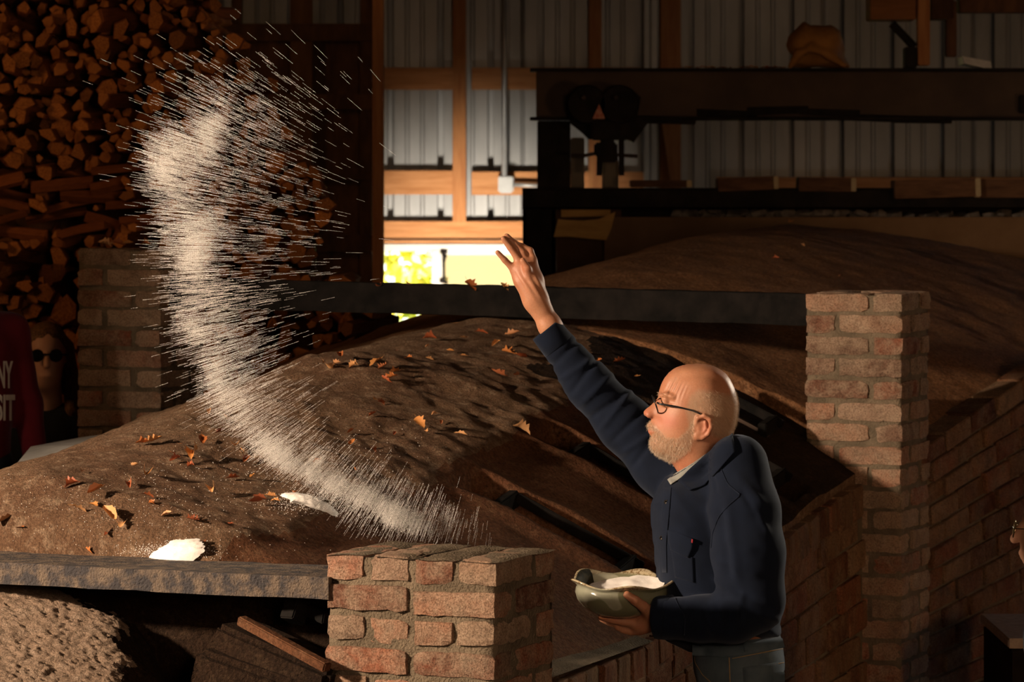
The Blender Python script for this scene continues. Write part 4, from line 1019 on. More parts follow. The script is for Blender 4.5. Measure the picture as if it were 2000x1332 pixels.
def head_f(X, Y, Z):
    x2, z2 = X[:, 0, :], Z[:, 0, :]
    d = -poly2(x2, z2, headpoly); w = np.where(z2 > XZ(0, 765)[1], shepard(x2, z2, wctrl, .020), shepard(x2, z2, wctrl, .0105)); wa = sstep(XZ(0, 775)[1], XZ(0, 755)[1], z2); w = shepard(x2, z2, wctrl, .022) * wa + shepard(x2, z2, wctrl, .0105) * (1 - wa)
    R = np.clip(w * 1.02, .012, .075); q = 1 - np.clip(d / R, 0, 1)
    H = w * np.sqrt(np.maximum(0, 1 - q * q)); B = H
    for _ in range(28):
        for ax_ in (0, 1): B = (np.roll(B, 1, ax_) + np.roll(B, 2, ax_) + B + np.roll(B, -1, ax_) + np.roll(B, -2, ax_)) / 5
    H = H + (B - H) * sstep(.006, .030, d); H = np.where(d <= 0, d, H)
    f = (np.abs(Y - YH) - H[:, None, :]) * .8
    # near and far ear, eye, cheek and lids
    for s in (-1, 1):
        def q(px, py, y): p = XZ(px, py); return (p[0], YH + s * y, p[1])
        # ear: helix rim, bowl, lobe
        rim = chain(X, Y, Z, [(q(1356, 826, .070), .0045), (q(1360, 812, .078), .0052), (q(1372, 808, .083), .0055), (q(1383, 816, .085), .0055), (q(1385, 830, .083), .0052), (q(1380, 843, .078), .005), (q(1369, 851, .071), .006)], .003)
        bowl = ell(X, Y, Z, q(1370, 830, .070), (.018, .008, .025))
        lobe = ell(X, Y, Z, q(1359, 848, .068), (.009, .006, .010)); anti = chain(X, Y, Z, [(q(1374, 820, .078), .003), (q(1375, 833, .078), .0034), (q(1369, 842, .074), .0034)], .003)
        trag = ell(X, Y, Z, q(1354, 835, .067), (.005, .006, .008))
        ear = smin(smin(smin(smin(rim, bowl, .004), lobe, .006), anti, .003), trag, .003)
        f = smin(f, ear, .005)
        f = smax(f, -ell(X, Y, Z, q(1367, 832, .083), (.007, .007, .010)), .004)
        f = smax(f, -ell(X, Y, Z, q(1292, 784, .044), (.011, .009, .010)), .010)      # eye socket
        f = smin(f, ell(X, Y, Z, q(1299.5, 784, .0335), (.0135, .0135, .0125)), .003); f = smin(f, chain(X, Y, Z, [(q(1290, 788, .036), .002), (q(1300, 791, .045), .0025), (q(1308, 788, .05), .002)], .004), .004)     # eyeball with lids
        f = smin(f, chain(X, Y, Z, [(q(1290, 771, .028), .005), (q(1300, 769, .042), .006), (q(1312, 773, .052), .005)], .004), .008)  # brow
        f = smax(f, -cap(X, Y, Z, q(1273, 820, .020), q(1283, 838, .036), .0022, .002), .006)   # cheek fold
        f = smin(f, ell(X, Y, Z, q(1269, 810, .012), (.010, .008, .008)), .004)        # nostril wing
    f = smax(f, -cap(X, Y, Z, (*XZ(1262, 838)[:1], YH - .02, XZ(0, 838.5)[1]), (XZ(1262, 838)[0], YH + .02, XZ(0, 838.5)[1]), .0022, .0022), .003)
    return f
hv, hq = surfnet(head_f, (XZ(1250, 0)[0], YH - .12, XZ(0, 968)[1]), (XZ(1446, 0)[0], YH + .12, XZ(0, 704)[1]), .0021)
hv = relax(hv, hq, 2, .5); hn = vnormals(hv, hq)
pxh = 1000 + hv[:, 0] / MD * F; pyh = H0 + (CZ - hv[:, 2]) / MD * F
# forehead furrows, crow's feet, hair stubble relief
fur = np.exp(-((pxh - 1316) / 18) ** 2 - ((pyh - 757) / 17) ** 2); ph = (pxh - 1288) * .30 + (pyh - 740) * .10 + 1.2 * np.sin((pyh - 740) * .05)
hv = hv + hn * (.0008 * fur * np.sin(ph * 2.6))[:, None]
crow = np.exp(-((pxh - 1314) / 8) ** 2 - ((pyh - 789) / 8) ** 2); hv = hv + hn * (.0007 * crow * np.sin((pyh - pxh * .3) * 1.5))[:, None]

def hand_mesh(fingers, palm, h=.0022, cut=None, k=.006):
    pts = [p for c in fingers + palm for p, r in c]; lo = np.min(pts, axis=0) - .03; hi = np.max(pts, axis=0) + .03
    def f(X, Y, Z):
        g = None
        for c in palm: d = chain(X, Y, Z, c, .012); g = d if g is None else smin(g, d, .022)
        for c in fingers: g = smin(g, chain(X, Y, Z, c, .003), k)
        return g
    v, q = surfnet(f, lo, hi, h); return relax(v, q, 1, .5), q
RY = .16      # the raised right arm lies beyond his head
def r_(px, py, y, r): return (Q3(px, py, RY + y), r)
right_fingers = [
    [r_(1004, 528, .006, .0088), r_(999, 521, .004, .0086), r_(986, 508, .0, .0076), r_(972, 493, -.004, .0060)],                      # little finger, spread
    [r_(1015, 514, .008, .0098), r_(1010, 503, .006, .0092), r_(997, 484, .004, .0082), r_(983, 466, .0, .0066)],                       # ring
    [r_(1026, 507, .014, .0100), r_(1020, 493, .014, .0096), r_(1006, 477, .014, .0086), r_(990, 461, .010, .0068)],                     # middle
    [r_(1041, 506, .020, .0098), r_(1035, 490, .020, .0094), r_(1020, 482, .022, .0084), r_(1005, 475, .020, .0068)],                     # index, bent
    [r_(1040, 560, -.006, .0125), r_(1032, 540, -.016, .0115), r_(1030, 524, -.021, .0098), r_(1021, 509, -.022, .0074)]]                  # thumb, folded toward the viewer
right_palm = [[r_(1106, 684, .0, .024), r_(1074, 636, .0, .0285), r_(1056, 603, .0, .0255), r_(1047, 582, .0, .0255)],
              [r_(1047, 582, .0, .0235), r_(1036, 555, .004, .0245), r_(1026, 525, .008, .020)],
              [r_(1044, 580, .004, .0165), r_(1017, 548, .004, .0150), r_(1007, 530, .006, .0120)],
              [r_(1048, 578, .004, .0170), r_(1043, 545, .006, .0185), r_(1040, 512, .015, .0130)], [r_(1040, 590, -.004, .018), r_(1038, 560, -.006, .018), r_(1030, 535, .0, .015)],
              [r_(1040, 580, .004, .014), r_(1024, 545, .004, .014), r_(1016, 515, .008, .0125)]]
rv, rq = hand_mesh(right_fingers, right_palm)
rn = vnormals(rv, rq); pxr = 1000 + rv[:, 0] / rv[:, 1] * F; pyr = H0 + (CZ - rv[:, 2]) / rv[:, 1] * F
al = (pxr - 1010) * .85 - (pyr - 560) * .52     # across the hand: tendons and creases
rv = rv + rn * (.0010 * np.sin(al * .50) * np.exp(-((pyr - 558) / 24) ** 2))[:, None]
LY = -.12     # the left hand is nearer than the bowl's axis
def l_(px, py, y, r): return (Q3(px, py, LY + y), r)
left_fingers = [
    [l_(1274, 1202, -.025, .0160), l_(1256, 1184, -.062, .0128), l_(1241, 1173, -.078, .0115), l_(1225, 1162, -.083, .0095)],                   # thumb on the wall of the bowl
    [l_(1238, 1217, .000, .0110), l_(1218, 1214, .004, .0102), l_(1196, 1211, .012, .0092), l_(1173, 1206, .020, .0070)],                       # index under the foot
    [l_(1240, 1222, .012, .0110), l_(1215, 1220, .022, .0100), l_(1192, 1216, .036, .0090), l_(1176, 1210, .046, .0070)],
    [l_(1244, 1228, .018, .0105), l_(1226, 1229, .026, .0096), l_(1212, 1226, .034, .0088), l_(1202, 1222, .040, .0072)],
    [l_(1250, 1232, .010, .0098), l_(1232, 1234, .016, .0088), l_(1218, 1231, .022, .0080), l_(1206, 1226, .026, .0066)]]
left_palm = [[l_(1330, 1207, -.02, .028), l_(1296, 1206, -.016, .0265), l_(1276, 1207, -.010, .0245)], [l_(1276, 1208, -.008, .0215), l_(1254, 1217, .002, .0185), l_(1242, 1220, .008, .0135)],
             [l_(1276, 1212, .0, .018), l_(1250, 1228, .012, .0125)], [l_(1276, 1201, -.014, .019), l_(1264, 1192, -.040, .0140)]]
lv, lq = hand_mesh(left_fingers, left_palm)
# trunk, arms and legs under the clothes, coarse
floor_m = float(floor_z(0, MD))
def trunk_f(X, Y, Z):
    g = chain(X, Y, Z, [(Q3(1376, 945), .040), (Q3(1400, 1010), .07), (Q3(1425, 1140), .07), (Q3(1443, 1270), .08)], .03)
    g = smin(g, cap(X, Y, Z, Q3(1415, 950, -.10), Q3(1400, 950, .10), .035, .035), .03)
    g = smin(g, chain(X, Y, Z, [(Q3(1440, 945, -.13), .035), (Q3(1465, 1168, -.22), .035), (Q3(1330, 1207, -.155), .026)], .02), .03)
    g = smin(g, chain(X, Y, Z, [(Q3(1335, 935, .13), .035), (Q3(1195, 800, .168), .034), (Q3(1105, 690, .163), .024)], .02), .03)
    for s in (-1, 1): g = smin(g, chain(X, Y, Z, [(Q3(1445, 1300, s * .09), .085), ((Q3(1430, 0)[0], MD + s * .10, .52), .055), ((Q3(1450, 0)[0], MD + s * .11, floor_m + .09), .04), ((Q3(1400, 0)[0], MD + s * .12, floor_m + .05), .035)], .03), .03)
    return g
tv, tq = surfnet(trunk_f, (.05, 8.1, .0), (.78, 8.95, 1.85), .016)
bv_, bq_ = join_islands([(hv, hq), (rv, rq), (lv, lq), (tv, tq)])

def skin_material(name, base, red, dark):
    m, t, b, n, l = nt(name); v = coords(n, l, False)
    c = ramp(n, l, noise(n, l, v, 9, 4, .6), [(.34, red), (.6, base)])
    c = mixc(n, l, .5, c, ramp(n, l, noise(n, l, v, 240, 3, .7), [(.3, (.78, .74, .72)), (.7, (1.1, 1.1, 1.1))]), 'MULTIPLY')
    at = n.new('ShaderNodeAttribute'); at.attribute_name = 'stubble'; at2 = n.new('ShaderNodeAttribute'); at2.attribute_name = 'flush'
    c = mixc(n, l, at2.outputs['Fac'], c, (.46, .15, .10)); c = mixc(n, l, at.outputs['Fac'], c, (.40, .28, .19))
    l.new(c, b.inputs['Base Color']); b.inputs['Roughness'].default_value = .48; b.inputs['Specular IOR Level'].default_value = .32
    b.inputs['Subsurface Weight'].default_value = .12; b.inputs['Subsurface Radius'].default_value = (.6, .2, .1); b.inputs['Subsurface Scale'].default_value = .008
    bump(n, l, noise(n, l, v, 420, 3), .25, .001, b); return m
SKIN = skin_material('skin', (.44, .215, .125), (.38, .16, .09), None)
man = obj('person', pymesh('person', bv_, bq_, SKIN, True))
tag(man, 'bald bearded man in navy work jacket throwing salt, ceramic bowl in his left hand', 'person')
nh = len(hv); st = np.zeros(len(bv_), np.float32); fl = np.zeros(len(bv_), np.float32)
def gblob(x, y, sx, sy): return np.exp(-((pxh - x) / sx) ** 2 - ((pyh - y) / sy) ** 2)
ys_ = np.abs(hv[:, 1] - YH)
beard = np.zeros(nh)
inb = poly2(pxh.astype(np.float32), pyh.astype(np.float32), [(1262, 822), (1268, 820), (1286, 838), (1300, 852), (1322, 852), (1338, 838), (1346, 822), (1352, 822), (1352, 850), (1346, 874), (1330, 890), (1312, 902), (1290, 896), (1262, 882), (1262, 856), (1272, 850), (1280, 842), (1262, 836)])
beard = np.clip(.5 - inb / 5, 0, 1)
hr = poly2(pxh.astype(np.float32), pyh.astype(np.float32), [(1344, 826), (1338, 800), (1345, 770), (1362, 758), (1395, 764), (1420, 770), (1446, 760), (1446, 846), (1425, 862), (1400, 850), (1388, 846), (1388, 812), (1372, 803), (1356, 808), (1352, 826)])
hair = np.clip(.5 - hr / 10, 0, 1)
st[:nh] = np.clip(beard * .55 + hair * .62, 0, .75)
fl[:nh] = np.clip(.75 * gblob(1302, 820, 22, 16) + .5 * gblob(1262, 805, 8, 8) + .45 * gblob(1375, 830, 12, 22) + .7 * gblob(1267, 841, 5, 5) + .3 * gblob(1345, 925, 30, 30), 0, .8)
for nm, arr in (('stubble', st), ('flush', fl)):
    a_ = man.data.attributes.new(nm, 'FLOAT', 'POINT'); a_.data.foreach_set('value', arr)
# beard and hair strands: short tapered blades rooted on the skin
hn = vnormals(hv, hq)
def strands(name, weight, n, length, comb, width, mat, label):
    w = np.maximum(weight, 0); w = w / w.sum(); idx = np.random.choice(nh, n, p=w)
    p = hv[idx] + np.random.randn(n, 3) * .0012; d = hn[idx] * .62 + np.array(comb) + np.random.randn(n, 3) * .22; d /= np.linalg.norm(d, axis=1)[:, None]
    L = (length * (.5 + .8 * np.random.rand(n)))[:, None]; side = np.cross(d, np.random.randn(n, 3)); side /= np.linalg.norm(side, axis=1)[:, None]
    bend = np.array(comb) * .35
    v = np.stack([p - side * width, p + side * width, p + d * L * .55 + side * width * .7, p + d * L * .55 - side * width * .7, p + (d + bend) * L], 1).reshape(-1, 3)
    b = np.arange(n)[:, None] * 5
    f4 = (b + np.array([0, 1, 2, 3])); f3 = (b + np.array([3, 2, 4]))
    me = bpy.data.meshes.new(name); me.from_pydata(v.tolist(), [], f4.tolist() + f3.tolist()); me.materials.append(mat)
    o = obj(name, me, man); o['label'] = label; return o
HAIRM = simple('grey_hair', (.44, .34, .25), (.60, .50, .39), .6, 200, 0, spec=.4, rnd=False)
strands('beard', beard * (1 - .75 * gblob(1271, 846, 9, 9)), 8500, .0058, (.05, 0, -.55), .00018, HAIRM, 'short grey beard')
strands('hair', hair, 15000, .0042, (.55, 0, -.85), .00013, simple('short_hair', (.40, .27, .17), (.55, .42, .30), .6, 200, 0, spec=.4, rnd=False), 'close-cropped grey hair round the sides')
brow = gblob(1296, 770, 8, 3.5) * (ys_ > .012) * (ys_ < .062); strands('eyebrow', brow, 260, .005, (-.2, 0, .1), .0002, HAIRM, 'grey eyebrows')
# glasses: frame round each lens, lenses, bridge, temples
GLASSM = IRON_D
BLK = simple('black_plastic', (.010, .010, .011), (.014, .014, .015), .22, 10, 0, spec=.5)
gl = empty('eyeglasses', Q3(1279, 785)); gl.parent = man; gl['label'] = 'black-framed eyeglasses'
def gsub(nm, mb, mat, **k):
    o = mb.build(nm, mat, gl, **k); o.matrix_parent_inverse = Matrix.Translation(gl.location).inverted(); return o
ln = thin_glass('lens_glass', (.97, .97, .97))
for s in (-1, 1):
    c = Q3(1279.5, 790) + np.array([.0, s * .031, .001]); ring = []
    for k in range(33):
        q = 2 * math.pi * k / 32; ring.append((c[0] + .004 * math.sin(q) * 0 + .10 * ((math.cos(q) * .024) ** 2) * 4 - .006 * math.sin(q), c[1] + .0235 * math.cos(q) * (1 + .08 * math.sin(q)), c[2] + .0195 * math.sin(q)))
    gsub('rim', MB().tube(ring, .0019, 8, False), BLK, smooth=True)
    lens = [tuple(c + np.array([.0015, 0, 0]))] + ring[:-1]; gsub('lens', MB().add(lens, [(0, 1 + k, 1 + (k + 1) % 32) for k in range(32)]), ln)
    y_ = s * .066
    gsub('temple', MB().tube([Vector(Q3(1281.5, 784)) + Vector((0, s * .054, 0)), Vector(Q3(1287, 786)) + Vector((0, s * .064, 0)), Vector(Q3(1320, 791)) + Vector((0, s * .0735, 0)), Vector(Q3(1350, 798)) + Vector((0, s * .0785, 0)), Vector(Q3(1368, 806)) + Vector((0, s * .0785, 0)), Vector(Q3(1378, 820)) + Vector((0, s * .074, 0))], [.0022, .0026, .0023, .0021, .002, .0016], 8), BLK, smooth=True)
gsub('bridge', MB().tube([Vector(Q3(1281, 783)) + Vector((0, -.009, 0)), Vector(Q3(1279, 781)), Vector(Q3(1281, 783)) + Vector((0, .009, 0))], .0018, 8), BLK, smooth=True)

# ------------------------------------------------------------------ jacket
tp = [(1302, 932), (1287, 950), (1272, 982), (1272.5, 1030), (1279, 1080), (1284, 1150), (1300, 1250), (1345, 1272), (1440, 1268), (1524, 1240), (1514, 1120), (1522, 1010), (1509, 940), (1489, 884), (1462, 858), (1432, 850), (1400, 880), (1350, 925)]
torsopoly = [XZ(*p) for p in tp]
tw_z = [XZ(0, y)[1] for y in (1280, 1200, 1100, 1000, 930, 880, 850)]; tw_w = [.165, .155, .158, .165, .165, .125, .085]
cuffR_a, cuffR_b = Q3(1067, 645, RY), Q3(1145, 745, RY)
def jacket_f(X, Y, Z):
    x2, z2 = X[:, 0, :], Z[:, 0, :]
    d = -poly2(x2, z2, torsopoly); w = np.interp(z2, tw_z, tw_w); R = .105; q = 1 - np.clip(d / R, 0, 1)
    H = w * np.sqrt(np.maximum(0, 1 - q ** 2)); H = np.where(d <= 0, d, H)
    f = (np.abs(Y - MD) - H[:, None, :]) * .7
    near = chain(X, Y, Z, [(Q3(1441, 908, -.135), .074), (Q3(1455, 1000, -.185), .083), (Q3(1462, 1080, -.215), .086), (Q3(1468, 1165, -.225), .080)], .02)
    near = smin(near, chain(X, Y, Z, [(Q3(1466, 1178, -.225), .076), (Q3(1430, 1205, -.215), .062), (Q3(1370, 1208, -.185), .054), (Q3(1240, 1206, -.14), .046)], .02), .022)
    cx = Q3(1284, 1206)[0]; near = np.maximum(near, cx - X + .10 * (Z - Q3(0, 1206)[2]))
    f = smin(f, near, .009)
    far = chain(X, Y, Z, [(Q3(1350, 945, .12), .095), (Q3(1300, 905, .15), .078), (Q3(1222, 827, .17), .066), (Q3(1150, 750, .165), .055), (Q3(1050, 622, .16), .036)], .03)
    dv = (cuffR_a - cuffR_b); dv = dv / np.linalg.norm(dv); far = np.maximum(far, (X - cuffR_a[0]) * dv[0] + (Z - cuffR_a[2]) * dv[2])
    f = smin(f, far, .03)
    # stand of the collar
    a = X - Q3(1370, 905)[0]; b = Z - Q3(1370, 905)[2]; ca, sa = math.cos(.60), math.sin(.60); xr = a * ca + b * sa; zr = -a * sa + b * ca
    ring = np.sqrt((np.sqrt((xr / .082) ** 2 + ((Y - MD) / .070) ** 2) - 1) ** 2 * .0055 + np.maximum(np.abs(zr + .012) - .022, 0) ** 2) - .0075
    f = smin(f, ring, .012)
    f = np.maximum(f, -(np.sqrt((xr / .068) ** 2 + ((Y - MD) / .058) ** 2) - 1 + np.where(zr < -.06, 9, 0)) * -.06 * -1) if False else f
    return f
jv, jq = surfnet(jacket_f, (.06, 8.14, .95), (.70, 8.80, 1.83), .0052)
jv = relax(jv, jq, 2, .5); jn = vnormals(jv, jq)
pxj = 1000 + jv[:, 0] / jv[:, 1] * F; pyj = H0 + (CZ - jv[:, 2]) / jv[:, 1] * F
g_ = lambda x, y, sx, sy: np.exp(-((pxj - x) / sx) ** 2 - ((pyj - y) / sy) ** 2)
def fold(x0, y0, x1, y1, wd, amp):
    ex, ey = x1 - x0, y1 - y0; L = math.hypot(ex, ey); t = ((pxj - x0) * ex + (pyj - y0) * ey) / L / L; d = ((pxj - x0) * ey - (pyj - y0) * ex) / L
    return amp * np.exp(-(d / wd) ** 2) * np.clip(np.minimum(t + .15, 1.15 - t) * 4, 0, 1)
dsp = .0035 * fbm(jv[:, 0] * 9, jv[:, 1] * 9, jv[:, 2] * 9, 3)
nearm = jv[:, 1] < MD - .03
for q in ((1420, 985, 1440, 1130, 10, .005), (1408, 1000, 1425, 1120, 9, -.004), (1400, 1050, 1470, 1075, 9, .004), (1405, 1095, 1480, 1125, 9, .004), (1440, 930, 1490, 985, 9, .004), (1395, 1130, 1440, 1165, 6, .004), (1425, 1150, 1510, 1190, 9, -.006), (1430, 1172, 1520, 1212, 8, .006), (1450, 1160, 1445, 1215, 6, .005), (1400, 1180, 1415, 1230, 6, -.005),
          (1375, 1188, 1390, 1235, 5, .004), (1335, 1180, 1340, 1240, 5, -.003), (1470, 990, 1500, 1040, 7, .004), (1450, 960, 1480, 1010, 6, -.004), (1378, 890, 1400, 960, 5, -.003), (1345, 960, 1390, 1000, 10, .003), (1300, 1000, 1345, 1040, 10, .003)):
    dsp = dsp + fold(*q) * nearm
farm = (jv[:, 0] < Q3(1285, 0)[0]) & (jv[:, 1] > MD + .02)
for k, t in enumerate(np.linspace(.15, .95, 9)):
    x = 1068 + t * 205; y = 645 + t * 235; dsp = dsp + fold(x - 26, y + 40, x + 34, y - 18 + 22 * math.sin(k * 2.1), 6, .0055 * (1 if k % 2 else -1)) * farm
jv = jv + jn * dsp[:, None]
def cloth(name, c1, c2, weave=900, spec=.15, sheen=.12):
    m, t, b, n, l = nt(name); v = coords(n, l, False)
    l.new(ramp(n, l, noise(n, l, v, 14, 4), [(.35, c1), (.65, c2)]), b.inputs['Base Color']); b.inputs['Roughness'].default_value = .88; b.inputs['Specular IOR Level'].default_value = spec
    b.inputs['Sheen Weight'].default_value = sheen; b.inputs['Sheen Roughness'].default_value = .5; b.inputs['Sheen Tint'].default_value = (.5, .6, .8, 1)
    bump(n, l, noise(n, l, v, weave, 2), .25, .0012, b); return m
NAVY = cloth('navy_cotton', (.0022, .0052, .0145), (.0034, .0075, .020))
jk = obj('jacket', pymesh('jacket', jv, jq, NAVY, True), man); jk['label'] = 'navy cotton work jacket'
bvj = BVHTree.FromPolygons(jv.tolist(), jq.tolist()); bvs = BVHTree.FromPolygons(bv_.tolist(), bq_.tolist())
def on_surf(px, py, bvs_):
    d = (P(px, py, 10) - EYE).normalized(); best = None
    for b in bvs_:
        r = b.ray_cast(EYE, d)
        if r[0] is not None and (best is None or r[3] < best[2]): best = (r[0], r[1], r[3])
    return best
def patch(name, rows, mat, parent, off=.003, thick=.003, bvs_=(bvj,), n=10, label=None, offs=None):
    """a cloth piece lying on the surface: rows of picture-plane guide points, cast on the garment, given thickness"""
    pts = []; R = len(rows); cols = n
    def samp(r, t):
        k = t * (len(r) - 1); i = min(int(k), len(r) - 2); a = k - i; return (r[i][0] * (1 - a) + r[i + 1][0] * a, r[i][1] * (1 - a) + r[i + 1][1] * a)
    lastd = None; grid = []
    for j in range(n):
        u = j / (n - 1) * (R - 1); i = min(int(u), R - 2); a = u - i
        for c in range(cols):
            t = c / (cols - 1); p0 = samp(rows[i], t); p1 = samp(rows[i + 1], t); x = p0[0] * (1 - a) + p1[0] * a; y = p0[1] * (1 - a) + p1[1] * a
            h = on_surf(x, y, bvs_)
            if h is None: q = P(x, y, lastd if lastd else MD - .05)
            else: q = h[0]; lastd = q.y
            o_ = off if offs is None else offs(j / (n - 1), t)
            grid.append(q - Vector((0, o_, 0)) + Vector((0, 0, 0)))
    k = len(grid); back = [p + Vector((0, thick, 0)) for p in grid]
    f = []
    for j in range(n - 1):
        for c in range(cols - 1):
            q = (j * cols + c, j * cols + c + 1, (j + 1) * cols + c + 1, (j + 1) * cols + c); f.append(q); f.append(tuple(i + k for i in q[::-1]))
    ed = [j * cols for j in range(n)] + [(n - 1) * cols + c for c in range(1, cols)] + [j * cols + cols - 1 for j in range(n - 2, -1, -1)] + [c for c in range(cols - 2, 0, -1)]
    for a, b in zip(ed, ed[1:] + ed[:1]): f.append((a, b, b + k, a + k))
    me = pymesh(name, [tuple(p) for p in grid + back], f, mat, True); o = obj(name, me, parent)
    if label: o['label'] = label
    return o
patch('chest_pocket', [[(1311, 1077), (1354, 1089)], [(1318, 1128), (1356, 1138)]], NAVY, jk, .003, .004)
patch('pocket_flap', [[(1303, 1035), (1330, 1043), (1355, 1052)], [(1304, 1056), (1330, 1065), (1353, 1071)], [(1309, 1074), (1330, 1084), (1344, 1089)]], NAVY, jk, .007, .005)
patch('pocket_tab', [[(1350.5, 1052), (1353.5, 1053)], [(1350, 1059), (1353, 1060)]], simple('red_tab', (.30, .02, .03), (.35, .03, .04), .8, 10, 0), jk, .010, .003, n=3, label='small red tab')
patch('button_placket', [[(1296, 952), (1311, 952)], [(1291, 1010), (1306, 1010)], [(1289, 1060), (1301, 1060)], [(1293, 1118), (1302, 1118)]], NAVY, jk, .004, .004, n=14)
for x, y in ((1301, 980), (1292, 1050)):
    h = on_surf(x, y, (bvj,)); c = h[0] - Vector((0, .006, 0)); o = MB().lathe([(.0001, -.001), (.0052, -.001), (.0056, 0), (.0052, .0012), (.0038, .0006), (.0001, .0004)], c, 16, Matrix.Rotation(math.pi / 2, 3, 'X')).build('button', BLK, jk, smooth=True); o['label'] = 'dark button'
SEAM = NAVY
def cuff(a, b, r0, r1, name):
    a = Vector(a); b = Vector(b); d = (b - a).normalized(); R = d.to_track_quat('Z', 'Y').to_matrix(); L = (b - a).length
    o = MB().lathe([(r0 - .006, .012), (r0 - .004, 0), (r0, -.001), (r0 + .0008, .003), (r1 + .001, L * .9), (r1 - .004, L), (r0 - .006, .012)], a, 40, R).build(name, NAVY, jk, smooth=True); return o
cuff(Q3(1066, 644, RY), Q3(1094, 679, RY), .0405, .0425, 'cuff'); cuff(Q3(1282, 1206, -.146), Q3(1316, 1206, -.160), .051, .0535, 'cuff')
def seam(px, parent=None, r=.0016, mat=None, bv=(bvj,), name='seam'):
    pts = []
    for x, y in px:
        h = on_surf(x, y, bv)
        if h: pts.append(h[0] - Vector((0, .0008, 0)))
    if len(pts) > 1: return MB().tube(pts, r, 6).build(name, mat or SEAM, parent or jk, smooth=True)
def dense(pts, n=24):
    p = np.array(pts, float); s = np.concatenate([[0], np.cumsum(np.linalg.norm(np.diff(p, axis=0), axis=1))]); t = np.linspace(0, s[-1], n)
    return np.stack([np.interp(t, s, p[:, 0]), np.interp(t, s, p[:, 1])], 1)
seam(dense([(1406, 910), (1421, 945), (1447, 967), (1425, 985), (1404, 1008), (1392, 1040), (1389, 1070)])); seam(dense([(1285, 1166), (1286, 1200), (1285, 1242)])); seam(dense([(1318, 1168), (1337, 1205), (1336, 1240)]))
# shirt collar (grey) and jacket collar
GREYC = cloth('grey_chambray', (.20, .21, .20), (.30, .31, .29), 1200, .15, .1)
sh = patch('shirt_collar', [[(1303, 936), (1318, 924), (1336, 914), (1356, 902), (1378, 886)], [(1309, 946), (1322, 938), (1340, 924), (1359, 909), (1381, 889)]], GREYC, man, .008, .003, (bvj, bvs), 12, 'grey shirt collar')
patch('collar_tip', [[(1298, 927), (1306, 918), (1315, 908)], [(1300, 934), (1310, 928), (1318, 916)]], GREYC, sh, .002, .003, (bvs,), 8)
patch('collar', [[(1324, 938), (1346, 915), (1376, 888), (1404, 864), (1430, 845)], [(1336, 950), (1362, 934), (1392, 910), (1414, 888), (1433, 864)], [(1346, 957), (1374, 948), (1404, 916), (1420, 898), (1436, 880)]], NAVY, jk, .010, .006, (bvj, bvs), 16, None, lambda v, t: .016 - .006 * v)

# ------------------------------------------------------------------ jeans and shoes
def jeans_f(X, Y, Z):
    g = chain(X, Y, Z, [(Q3(1441, 1250), .098), (Q3(1445, 1300), .110)], .03)
    g = smin(g, cap(X, Y, Z, Q3(1441, 1262, -.06), Q3(1441, 1262, .06), .10, .10), .04)
    for s in (-1, 1): g = smin(g, chain(X, Y, Z, [(Q3(1446, 1315, s * .085), .104), ((Q3(1425, 0)[0], MD + s * .10, .53), .078), ((Q3(1448, 0)[0], MD + s * .11, floor_m + .10), .062)], .03), .025)
    return np.maximum(g, Z - Q3(0, 1236)[2] + .0)
nv_, nq_ = surfnet(jeans_f, (.36, 8.24, floor_m + .02), (.76, 8.78, 1.10), .009); nv_ = relax(nv_, nq_, 2); nn_ = vnormals(nv_, nq_)
nv_ = nv_ + nn_ * (.004 * fbm(nv_[:, 0] * 12, nv_[:, 1] * 12, nv_[:, 2] * 7, 3))[:, None]
DENIM = cloth('blue_denim', (.035, .055, .075), (.07, .095, .115), 1400, .15, .15)
jn_ = obj('jeans', pymesh('jeans', nv_, nq_, DENIM, True), man); jn_['label'] = 'worn blue jeans'
bvn = BVHTree.FromPolygons(nv_.tolist(), nq_.tolist())
THREAD = simple('tan_thread', (.22, .15, .07), (.28, .2, .1), .8, 50, 0)
patch('waistband', [[(1352, 1258), (1420, 1262), (1528, 1246)], [(1352, 1280), (1422, 1284), (1533, 1264)]], DENIM, jn_, .004, .004, (bvn,), 10)
patch('back_pocket', [[(1450, 1304), (1531, 1291)], [(1453, 1345), (1533, 1333)]], DENIM, jn_, .004, .004, (bvn,), 8)
patch('belt_loop', [[(1451, 1248), (1460, 1247)], [(1453, 1272), (1461, 1271)]], DENIM, jn_, .008, .004, (bvn,), 4)
seam(dense([(1424, 1284), (1426, 1340)]), jn_, .0014, THREAD, (bvn,), 'side_seam'); seam(dense([(1356, 1283), (1358, 1295), (1372, 1318), (1392, 1336)]), jn_, .0012, THREAD, (bvn,), 'pocket_seam'); seam(dense([(1430, 1286), (1533, 1266)]), jn_, .0012, THREAD, (bvn,), 'stitch_line'); seam(dense([(1452, 1307), (1531, 1294)]), jn_, .0012, THREAD, (bvn,), 'stitch_line')
LEATH = simple('brown_leather', (.07, .035, .02), (.1, .05, .03), .5, 10, .2)
for s in (-1, 1):
    a = np.array([Q3(1455, 0)[0], MD + s * .11, floor_m + .05]); b = a + np.array([-.17, s * .01, -.012])
    v, q = surfnet(lambda X, Y, Z: np.maximum(smin(cap(X, Y, Z, a, b, .048, .040), cap(X, Y, Z, a, a + np.array([0, 0, .07]), .045, .05), .03), floor_m + .012 - Z), (a[0] - .25, a[1] - .09, floor_m), (a[0] + .09, a[1] + .09, floor_m + .16), .008)
    obj('shoe', pymesh('shoe', v, q, LEATH, True), man)

